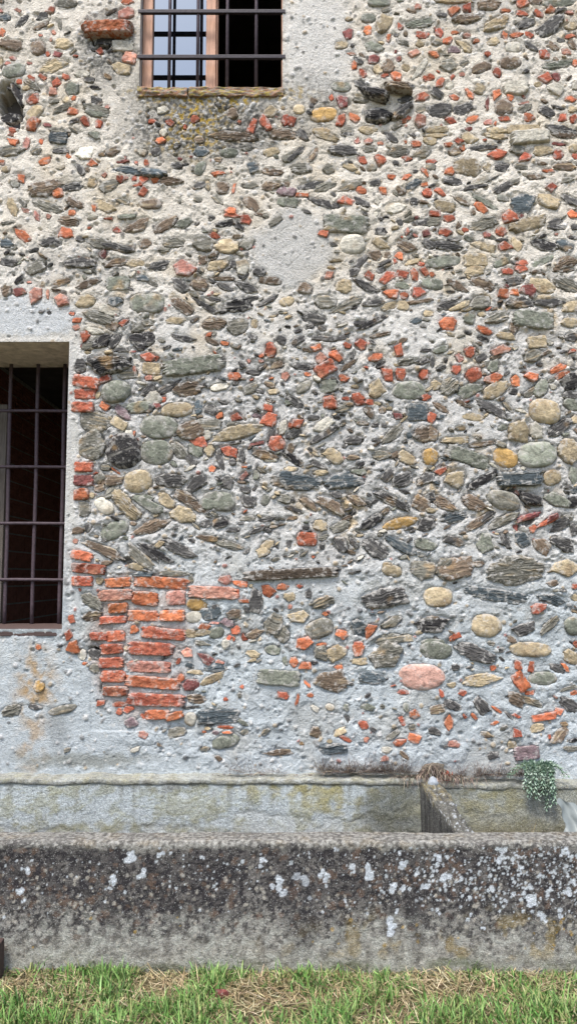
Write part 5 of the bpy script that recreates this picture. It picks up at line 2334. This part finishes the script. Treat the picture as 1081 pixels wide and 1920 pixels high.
bt(0.65 * vmax(bblob(600, 1475, 190, 26), 0.8 * bblob(650, 1510, 90, 22), 0.7 * bblob(350, 1460, 250, 12)) * sstep(-0.2, 0.25, m2), (164, 152, 88))
bt(0.5 * vmax(bblob(200, 1555, 260, 14), bblob(40, 1560, 90, 16), bblob(700, 1555, 90, 20)) * sstep(-0.3, 0.2, m2), (134, 128, 86))
bt(0.6 * vmax(bblob(90, 1458, 150, 9), bblob(310, 1470, 60, 18), bblob(420, 1462, 220, 8)) * sstep(-0.2, 0.2, m2), (98, 94, 82))
bt(0.75 * bblob(740, 1525, 60, 75), (92, 94, 84)); bt(0.65 * bblob(960, 1520, 170, 90, 0.3), (150, 148, 126)); bt(0.6 * bblob(960, 1475, 160, 14) * sstep(-0.2, 0.2, m2), (96, 94, 86))
bt(0.4 * bblob(900, 1500, 90, 30) * sstep(-0.1, 0.2, m2), (150, 140, 84)); bt(0.5 * bblob(960, 1560, 110, 26), (116, 112, 84))
lm = fbm(BX * 22, BI * 0.5, 308, 4); bt(0.6 * (BI >= 57), (186, 186, 178)); bt(0.35 * (BI >= 57) * sstep(-0.1, 0.25, lm), (168, 160, 112)); bt(0.6 * (BI >= 55) * sstep(0.0, 0.3, -lm), (120, 116, 100)); bt(0.4 * (BI >= 60) * sstep(0.0, 0.3, m1), (160, 164, 160))
bt(0.45 * (BZ < 0.27), (110, 100, 74))
idb = np.arange(BX.size).reshape(BX.shape)
QB = np.stack([idb[:-1, :-1], idb[:-1, 1:], idb[1:, 1:], idb[1:, :-1]], -1).reshape(-1, 4)
tparent(mesh_np('back_wall', np.stack([BX.ravel(), BY.ravel(), BZ.ravel()], -1), QB, M_trough, None, np.clip(CB.reshape(-1, 3), 0.01, 0.9)))

# the cross partition
def box_grid(cx, hx, ya, yb, zt, zb):
    """closed cross-section (x, z) swept along y, with weathered corners"""
    sec = []
    r = 0.014
    for t in np.linspace(0, 1, 16)[:-1]: sec.append((-hx, zb + (zt - r - zb) * t))
    for a in np.linspace(0, math.pi / 2, 5): sec.append((-hx + r - r * math.cos(a), zt - r + r * math.sin(a)))
    for t in np.linspace(0, 1, 9)[1:-1]: sec.append((-hx + r + (2 * hx - 2 * r) * t, zt))
    for a in np.linspace(0, math.pi / 2, 5): sec.append((hx - r + r * math.sin(a), zt - r + r * math.cos(a)))
    for t in np.linspace(0, 1, 16)[1:]: sec.append((hx, zt - r - (zt - r - zb) * t))
    sec = np.array(sec); ys = np.linspace(ya, yb, 90)
    YY, SI = np.meshgrid(ys, np.arange(len(sec)))
    sx, sz = sec[SI, 0], sec[SI, 1]
    q1 = fbm(YY * 12, SI * 0.4, 401, 3); q2 = fbm(YY * 40, SI * 1.1, 402, 3)
    top = (SI >= 15) & (SI < 32)
    f = (YY - ya) / (yb - ya)
    X_ = cx + 0.012 - 0.045 * f + sx * (0.72 + 0.36 * f) * (1 + 0.16 * q1 + 0.08 * q2) + 0.010 * q1
    Z_ = sz + np.where(top, 0.012 * q1 + 0.006 * q2, 0) + 0.075 * f * (sz > 0.3)
    Z_ = np.where(sz > 0.3, Z_ - 0.01, Z_)
    c = np.ones(YY.shape + (3,)) * alb((100, 99, 94))
    def cc(fa, co):
        nonlocal c
        c = c + (alb(co) - c) * np.clip(fa, 0, 1)[..., None]
    cc(0.8 * (SI < 15) * sstep(-0.2, 0.2, fbm(YY * 40, sz * 4, 404, 3)), (58, 57, 56))
    cc(0.6 * top * sstep(-0.1, 0.2, q2), (138, 136, 122)); cc(0.85 * top * sstep(0.28, 0.36, q2 + 0.5 * q1), (200, 206, 210)); cc(0.6 * top * sstep(0.0, 0.3, -q1), (70, 66, 60))
    cc(0.5 * top * (f > 0.6) * sstep(-0.1, 0.2, q1), (158, 142, 92))
    ids = np.arange(YY.size).reshape(YY.shape)
    Qs = np.stack([ids[:-1, :-1], ids[:-1, 1:], ids[1:, 1:], ids[1:, :-1]], -1).reshape(-1, 4)
    return np.stack([X_.ravel(), YY.ravel(), Z_.ravel()], -1), Qs, np.clip(c.reshape(-1, 3), 0.01, 0.9)
pv, pq, pc = box_grid(XPART, 0.046, -0.60, -0.06, 0.452, 0.08)
ns_ = len(pv) // 90
cap = np.array([[i * 90, (i + 1) * 90, (ns_ - 2 - i) * 90, (ns_ - 1 - i) * 90] for i in range(ns_ // 2 - 1)])
tparent(mesh_np('partition', pv, [pq, cap], M_trough, None, pc))

# soil and litter lying in the trough
SX, SY = np.meshgrid(np.linspace(-2.55, 2.55, 420), np.linspace(-0.60, -0.05, 40))
SZ = 0.235 + 0.03 * fbm(SX * 2.5, SY * 5, 501, 4) + 0.010 * fbm(SX * 30, SY * 30, 502, 3) + np.where(SX > XPART, 0.05, 0.0)
ids = np.arange(SX.size).reshape(SX.shape)
cs_ = np.ones((SX.size, 3)) * alb((112, 98, 76)) * (1 + 0.5 * fbm(SX.ravel() * 40, SY.ravel() * 40, 503, 3))[:, None]
so = mesh_np('trough_soil', np.stack([SX.ravel(), SY.ravel(), SZ.ravel()], -1), np.stack([ids[:-1, :-1], ids[:-1, 1:], ids[1:, 1:], ids[1:, :-1]], -1).reshape(-1, 4), M_ground, None, np.clip(cs_, 0.01, 0.8))
so['kind'] = 'stuff'

# ------------------------------------------------------------------ the ground
gv, gf = [], []
gxs = np.concatenate([np.linspace(-60, -3, 20)[:-1], np.linspace(-3, 3, 240), np.linspace(3, 60, 20)[1:]])
gys = np.concatenate([np.linspace(-80, -4, 24)[:-1], np.linspace(-4, 0.1, 160), np.linspace(0.1, 12, 8)[1:]])
GXX, GYY = np.meshgrid(gxs, gys)
def ground_z(x, y):
    w = np.exp(-((y + 1.2) / 2.5) ** 2)
    return w * (0.012 * fbm(x * 2.2, y * 2.2, 601, 3) + 0.006 * fbm(x * 14, y * 14, 602, 3))
GZZ = ground_z(GXX, GYY)
ids = np.arange(GXX.size).reshape(GXX.shape)
cg = np.ones((GXX.size, 3)) * alb((120, 112, 80)) * (1 + 0.4 * fbm(GXX.ravel() * 9, GYY.ravel() * 9, 603, 3))[:, None]
gr_ = mesh_np('ground', np.stack([GXX.ravel(), GYY.ravel(), GZZ.ravel()], -1), np.stack([ids[:-1, :-1], ids[:-1, 1:], ids[1:, 1:], ids[1:, :-1]], -1).reshape(-1, 4), M_ground, None, np.clip(cg, 0.01, 0.8))
gr_['kind'] = 'structure'

# ------------------------------------------------------------------ grass and straw
def blades(N, x, y, z, L, wd, lean, az, bend, cols):
    """strips of three segments ending in a point"""
    lv = np.array([0.0, 0.38, 0.72, 1.0]); wv_ = np.array([0.8, 1.0, 0.7, 0.0])
    ca, sa = np.cos(az), np.sin(az)
    P = []
    for k in range(4):
        t = lv[k]
        ang = lean + bend * t                     # from the vertical
        # arc by its mean angle up to here
        am = lean + bend * t * 0.5
        d = np.sin(am) * L * t; h = np.cos(am) * L * t
        cx_, cy_ = x + ca * d, y + sa * d
        wk = wd * wv_[k] / 2
        if k < 3:
            P.append(np.stack([cx_ - sa * wk, cy_ + ca * wk, z + h], -1)); P.append(np.stack([cx_ + sa * wk, cy_ - ca * wk, z + h + wk * 0.3], -1))
        else: P.append(np.stack([cx_, cy_, z + h], -1))
    V = np.stack(P, 1).reshape(-1, 3)
    b = (np.arange(N) * 7)[:, None]
    Q = np.concatenate([b + np.array([0, 1, 3, 2]), b + np.array([2, 3, 5, 4])]); T3 = b + np.array([4, 5, 6])
    return V, Q, T3, np.repeat(cols, 7, axis=0)
def pick(N, pal, jit=0.16):
    p = np.array([alb(c) for c in pal])[rng.integers(0, len(pal), N)]
    return np.clip(p * np.exp(rng.normal(0, jit, (N, 1))) * np.exp(rng.normal(0, 0.05, (N, 3))), 0.005, 0.8)
N0 = 84000
x = rng.uniform(-1.75, 1.75, N0); y = -0.70 - 1.35 * rng.random(N0) ** 1.6
dens = 0.55 * fbm(x * 4.5, y * 4.5, 611, 3) + 0.5 * fbm(x * 14, y * 14, 612, 2)
# bare straw patches seen in the photograph
for (a, b, rx, ry) in ((300, 1855, 55, 28), (30, 1850, 50, 22), (820, 1860, 50, 25), (480, 1875, 80, 22), (900, 1890, 40, 25), (720, 1895, 60, 18)):
    cx0, cy0 = unproj_z(a, b); dens -= 0.55 * np.exp(-(((x - cx0) / (rx / 480)) ** 2 + ((y - cy0) / 0.09) ** 2))
ok = dens > rng.normal(-0.08, 0.20, N0)
x, y = x[ok], y[ok]; N = len(x)
L = np.clip(rng.gamma(6, 0.0058, N) + 0.025 * (fbm(x * 4.5, y * 4.5, 611, 3) > 0.15), 0.02, 0.13)
near = y > -0.76; L[near] *= 0.8
gV = blades(N, x, y, ground_z(x, y) - 0.004, L, rng.uniform(0.0026, 0.0062, N), np.abs(rng.normal(0.35, 0.35, N)), rng.uniform(0, 6.28, N), rng.uniform(0.1, 1.3, N),
            pick(N, [(98, 138, 66), (110, 152, 74), (84, 122, 56), (126, 164, 90), (138, 160, 94), (74, 106, 52), (148, 176, 108), (144, 150, 96)]))
g_ = mesh_np('grass', gV[0], [gV[1], gV[2]], M_blade, None, gV[3], smooth=False); g_['kind'] = 'stuff'
N1 = 30000
x = rng.uniform(-1.75, 1.75, N1); y = -0.72 - 1.3 * rng.random(N1) ** 1.6
sV = blades(N1, x, y, ground_z(x, y) + rng.uniform(0.0, 0.012, N1), np.clip(rng.gamma(5, 0.009, N1), 0.02, 0.10), rng.uniform(0.0014, 0.0036, N1), rng.uniform(1.1, 1.52, N1), rng.uniform(0, 6.28, N1), rng.uniform(-0.3, 0.5, N1),
            pick(N1, [(200, 184, 144), (184, 166, 124), (212, 198, 162), (164, 148, 110), (140, 124, 92), (116, 104, 78)]))
s_ = mesh_np('dry_straw', sV[0], [sV[1], sV[2]], M_blade, None, sV[3], smooth=False); s_['kind'] = 'stuff'
# a few long stems and seed stalks
def straw_on(name, spots, pal, kind='stuff', Lr=(0.03, 0.09), wd=(0.0012, 0.0026), lean=(0.4, 1.5)):
    X_, Y_, Z_ = [], [], []
    for (cx_, cy_, cz_, rx, ry, n) in spots:
        X_.append(cx_ + rng.normal(0, rx, n)); Y_.append(cy_ + rng.normal(0, ry, n)); Z_.append(np.full(n, cz_) + rng.uniform(0, 0.012, n))
    X_, Y_, Z_ = map(np.concatenate, (X_, Y_, Z_)); n = len(X_)
    v = blades(n, X_, np.minimum(Y_, -0.012), Z_, rng.uniform(*Lr, n), rng.uniform(*wd, n), rng.uniform(*lean, n), np.where(rng.random(n) < 0.5, rng.normal(3.4, 0.3, n), rng.normal(6.0, 0.3, n)) if lean[1] > 1 else rng.uniform(0, 6.28, n), rng.uniform(-0.4, 0.8, n), pick(n, pal, 0.2))
    o = mesh_np(name, v[0], [v[1], v[2]], M_blade, None, v[3], smooth=False)
    if kind: o['kind'] = kind
    return o
DRY = [(132, 112, 100), (112, 92, 84), (150, 130, 116), (92, 76, 70), (176, 158, 138), (104, 84, 80), (190, 174, 154), (202, 186, 168), (150, 132, 116)]
sp = []
for a in range(605, 770, 12): sp.append((unproj(a, 1445, -0.03)[0], -0.035, 0.538, 0.014, 0.010, int(rng.integers(25, 150))))
for a in range(860, 1000, 14): sp.append((unproj(a, 1445, -0.03)[0], -0.035, 0.524, 0.014, 0.010, int(rng.integers(5, 110))))
for a in range(430, 540, 22): sp.append((unproj(a, 1440, -0.03)[0], -0.035, 0.538, 0.02, 0.008, 34))
straw_on('dry_grass', sp, DRY, lean=(0.15, 1.4), wd=(0.0014, 0.003), Lr=(0.03, 0.10))
sp = [(unproj(410, 1572, -0.15)[0], -0.16, 0.225, 0.05, 0.03, 60), (unproj(470, 1572, -0.15)[0], -0.16, 0.225, 0.06, 0.03, 50), (0.97, -0.22, 0.28, 0.12, 0.05, 340), (1.16, -0.3, 0.29, 0.06, 0.06, 160), (1.27, -0.45, 0.33, 0.035, 0.02, 260), (1.31, -0.46, 0.37, 0.02, 0.015, 120), (0.80, -0.20, 0.28, 0.05, 0.03, 60)]
straw_on('trough_litter', sp, [(150, 136, 96), (128, 116, 80), (104, 92, 66), (170, 156, 112), (92, 78, 62)], Lr=(0.03, 0.11), lean=(0.2, 1.3))

# a mound of dead weeds at the foot of the wall
x_, z_ = unproj(812, 1432, -0.03)
root = empty('dead_weed', (x_, -0.03, 0.52))
tag(root, 'grey brown mound of dead weeds on the ledge above the trough partition', 'weed')
bm = bmesh.new(); bmesh.ops.create_icosphere(bm, subdivisions=4, radius=1.0)
for v in bm.verts:
    n_ = float(fbm(np.array([v.co.x * 2.2 + v.co.y]), np.array([v.co.z * 2.2]), 71, 4)[0])
    v.co = Vector((v.co.x * 0.060 * (1.1 - 0.5 * v.co.z), v.co.y * 0.020, v.co.z * 0.040)) * (1 + 0.5 * n_)
obj_bm('moss_cushion', bm, mat_flat('dry_moss', alb((120, 112, 100)), 1.0, 90, 0.5, (1, 1, 1), 0.012), root, True, (0, 0.008, 0.028))
n = 620
ax = rng.normal(0.005, 0.085, n); az_ = 0.012 + 0.062 * rng.random(n) * np.exp(-(ax / 0.06) ** 2)
v = blades(n, ax, np.full(n, -0.002) - 0.022 * rng.random(n), np.clip(az_, 0.0, 0.1), rng.uniform(0.03, 0.085, n), rng.uniform(0.0012, 0.0026, n), rng.uniform(1.0, 2.1, n), rng.uniform(3.3, 6.1, n), rng.uniform(0.2, 1.4, n), pick(n, DRY + [(120, 112, 96), (82, 74, 64)], 0.22))
o = mesh_np('dead_stems', v[0], [v[1], v[2]], M_blade, root, v[3], smooth=False); o['kind'] = 'stuff'
# a red stemmed seedling beside it
x_, z_ = unproj(836, 1458, -0.05)
root = empty('red_stemmed_weed', (x_, -0.05, 0.512)); tag(root, 'tiny weed with bright orange red stems beside the pale pebble', 'weed')
M_redstem = mat_flat('red_stem', alb((214, 92, 66)), 0.6, 60, 0.2)
for q in range(9):
    a = random.uniform(-1, 1); bm = bmesh.new()
    add_tube(bm, [(a * 0.018, 0, 0), (a * 0.03, -0.006, 0.018), (a * 0.034 + random.uniform(-.01, .01), -0.012, 0.03 + random.random() * 0.02)], [0.0022, 0.0018, 0.001], 5)
    obj_bm('stem', bm, M_redstem, root, True)

# pale pebble on the partition
x_, z_ = unproj(811, 1466, -0.10)
bm = bmesh.new(); bmesh.ops.create_icosphere(bm, subdivisions=4, radius=1.0)
for v in bm.verts:
    n_ = float(fbm(np.array([v.co.x * 0.9 + 3]), np.array([v.co.z * 0.9 + v.co.y]), 33, 3)[0])
    v.co = Vector((v.co.x * 0.025 * (1 - 0.25 * max(v.co.z, 0)), v.co.y * 0.02, v.co.z * 0.028)) * (1 + 0.22 * n_)
o = obj_bm('pebble', bm, M_pebble, None, True, (x_, -0.10, z_ - 0.004)); tag(o, 'small white pebble lying at the wall end of the trough partition', 'pebble')

# the hanging grey green plant
x_, z_ = unproj(1003, 1440, -0.06)
root = empty('trailing_plant', (x_, -0.055, z_)); tag(root, 'grey green trailing plant hanging from the ledge over the trough', 'plant')
M_stem = mat_flat('plant_stem', alb((120, 140, 110)), 0.6, 50, 0.15)
for q in range(30):
    sx = rng.uniform(-0.07, 0.075); out = rng.uniform(0.03, 0.075); ln = rng.uniform(0.04, 0.12)
    if q % 3 == 0: sx = 0.035 + rng.normal(0, 0.010); ln = rng.uniform(0.10, 0.175)
    elif q % 3 == 1: sx = -0.015 + rng.normal(0, 0.012); ln = rng.uniform(0.06, 0.12)
    side = sx * rng.uniform(0.9, 1.5) + rng.normal(0, 0.015)
    if q in (0, 1): side = 0.12 + 0.02 * q; ln = 0.03; out = 0.03
    if q in (2, 3, 4): side = -0.10 - 0.01 * q; ln = 0.025; out = 0.04
    pts = []
    for t in np.linspace(0, 1, 12):
        up = 0.030 * math.sin(min(t * 3.2, math.pi)) * (1 if t < 0.98 else 0.9)
        pts.append((sx + (side - sx) * t ** 0.8, -out * math.sin(min(t * 2.2, math.pi / 2)), up - ln * max(t - 0.22, 0) ** 1.25 * 1.35))
    bm = bmesh.new(); add_tube(bm, pts, [0.0022 * (1 - 0.5 * t) for t in np.linspace(0, 1, 12)], 5)
    st_ = obj_bm('stem', bm, M_stem, root, True)
    # leaves along the stem
    nl = int(20 + ln * 200)
    P = np.array(pts); tq = np.linspace(0.12, 1.0, nl)
    Vl, Ql, Cl = [], [], []
    for i_, t in enumerate(tq):
        f = t * 11; a_ = int(min(f, 10)); p = P[a_] + (P[a_ + 1] - P[a_]) * (f - a_); dr = P[a_ + 1] - P[a_]; dr = dr / np.linalg.norm(dr)
        phi = i_ * 2.4 + rng.normal(0, 0.3)
        o1 = np.cross(dr, (0.3, 1, 0.2)); o1 /= np.linalg.norm(o1); o2 = np.cross(dr, o1)
        rad_ = o1 * math.cos(phi) + o2 * math.sin(phi)
        d_ = dr * 0.65 + rad_ * 0.85; d_ /= np.linalg.norm(d_); sd_ = np.cross(d_, rad_); sd_ /= max(np.linalg.norm(sd_), 1e-6)
        l_ = rng.uniform(0.020, 0.034) * (1 - 0.35 * t); w_ = l_ * 0.21
        nrm = np.cross(d_, sd_)
        b_ = len(Vl) * 1
        Vl += [p, p + d_ * l_ * 0.45 + sd_ * w_ + nrm * w_ * 0.4, p + d_ * l_, p + d_ * l_ * 0.45 - sd_ * w_ + nrm * w_ * 0.4, p + d_ * l_ * 0.5]
        Ql += [(b_, b_ + 1, b_ + 4), (b_ + 1, b_ + 2, b_ + 4), (b_ + 2, b_ + 3, b_ + 4), (b_ + 3, b_, b_ + 4)]
        c_ = alb([(156, 178, 156), (132, 156, 134), (176, 194, 176), (104, 130, 108)][rng.integers(0, 4)]); Cl += [c_] * 5
    lo = mesh_np('leaves', np.array(Vl), np.array(Ql), M_leaf, st_, np.array(Cl), smooth=False); lo['kind'] = 'stuff'

# the torn grey sheet in the right end of the trough
def sheet(u, v):
    xa = 1.135 + 0.34 * u + 0.06 * v + (1 - u) * (0.010 * np.sin(v * 9) + 0.006 * np.sin(v * 23)) 
    return np.stack([xa, -0.34 + 0.10 * u + 0.022 * np.sin(u * 13 + v * 4) + 0.012 * np.sin(u * 29 - v * 6) - 0.10 * v * (1 - u), 0.498 - 0.05 * u - 0.26 * v * (1 - 0.35 * u) + 0.010 * np.sin(u * 14) + 0.006 * np.sin(u * 31)], -1)
P, F = grid_face(sheet, 28, 24)
back = P + np.array((0, 0.004, 0)); nn = len(P)
o = mesh_np('plastic_sheet', np.concatenate([P, back]), np.concatenate([F, F[:, ::-1] + nn]), M_plastic); tag(o, 'torn pale grey plastic sheet standing in the trough beyond the partition', 'sheet')
# curled dead leaves on the ledge
LEAFC = [(120, 92, 84), (98, 74, 70), (150, 122, 108), (134, 100, 92)]
Vl, Fl, Cl, off = [], [], [], 0
for _ in range(46):
    px = random.choice((random.gauss(440, 18), random.gauss(470, 22), random.gauss(560, 40), random.gauss(890, 60)))
    x_, _z = unproj(px, 1440, -0.03); l_ = random.uniform(0.010, 0.026); a_ = random.uniform(0, 6.28); cu = random.uniform(0.6, 2.4)
    def lf(u, v):
        w_ = np.sin(np.clip(u, 0.02, 0.98) * math.pi) * 0.32 * l_
        th_ = (v - 0.5) * cu
        lx = (u - 0.5) * l_; ly = np.sin(th_) * w_; lz = (1 - np.cos(th_)) * w_ + 0.35 * l_ * (u - 0.5) ** 2
        return np.stack([x_ + lx * math.cos(a_) - ly * math.sin(a_), np.clip(-0.035 + 0.5 * (lx * math.sin(a_) + ly * math.cos(a_)), -0.07, -0.012), 0.532 + 0.006 * rng.random() + lz], -1)
    P, F = grid_face(lf, 6, 5); Vl.append(P); Fl.append(F + off); off += len(P); Cl.append(np.tile(alb(random.choice(LEAFC)), (len(P), 1)))
o = mesh_np('dead_leaves', np.concatenate(Vl), np.concatenate(Fl), M_blade, None, np.concatenate(Cl), smooth=False); o['kind'] = 'stuff'
# brick chip in the grass, and the brown post at the end of the trough
x_, y_ = unproj_z(415, 1874)
s = Stone(); s.w, s.h, s.a, s.col, s.shape, s.prot = 0.05, 0.03, 0.1, 'm', 'a', 0.008
V_, q_, t_, cv_, ed_, suv_ = build_stone(s)
V_ = np.stack([V_[:, 0], V_[:, 2], -V_[:, 1]], -1)
V_[:, 2] = np.maximum(V_[:, 2], -0.01)
o = mesh_np('brick_chip', V_, [q_, t_], M_brick, None, cv_, ed_ * 0.2, suv_, False, (x_, y_, 0.022)); tag(o, 'flat red brick chip lying in the grass in front of the trough', 'brick chip')
xa, za = unproj(8, 1760, -0.76)
bm = bmesh.new(); add_box(bm, xa - 0.09, xa, -0.80, -0.75, -0.03, za, 0.005)
bmesh.ops.subdivide_edges(bm, edges=bm.edges[:], cuts=3, use_grid_fill=True)
for v in bm.verts: v.co.x += 0.003 * float(fbm(np.array([v.co.z * 12]), np.array([v.co.y * 30]), 15, 3)[0])
o = obj_bm('wooden_stake', bm, mat_flat('dark_stake', alb((88, 72, 66)), 0.85, 16, 0.35, (6, 6, 0.8), 0.003)); tag(o, 'short dark brown wooden stake standing in the grass against the trough front', 'stake')
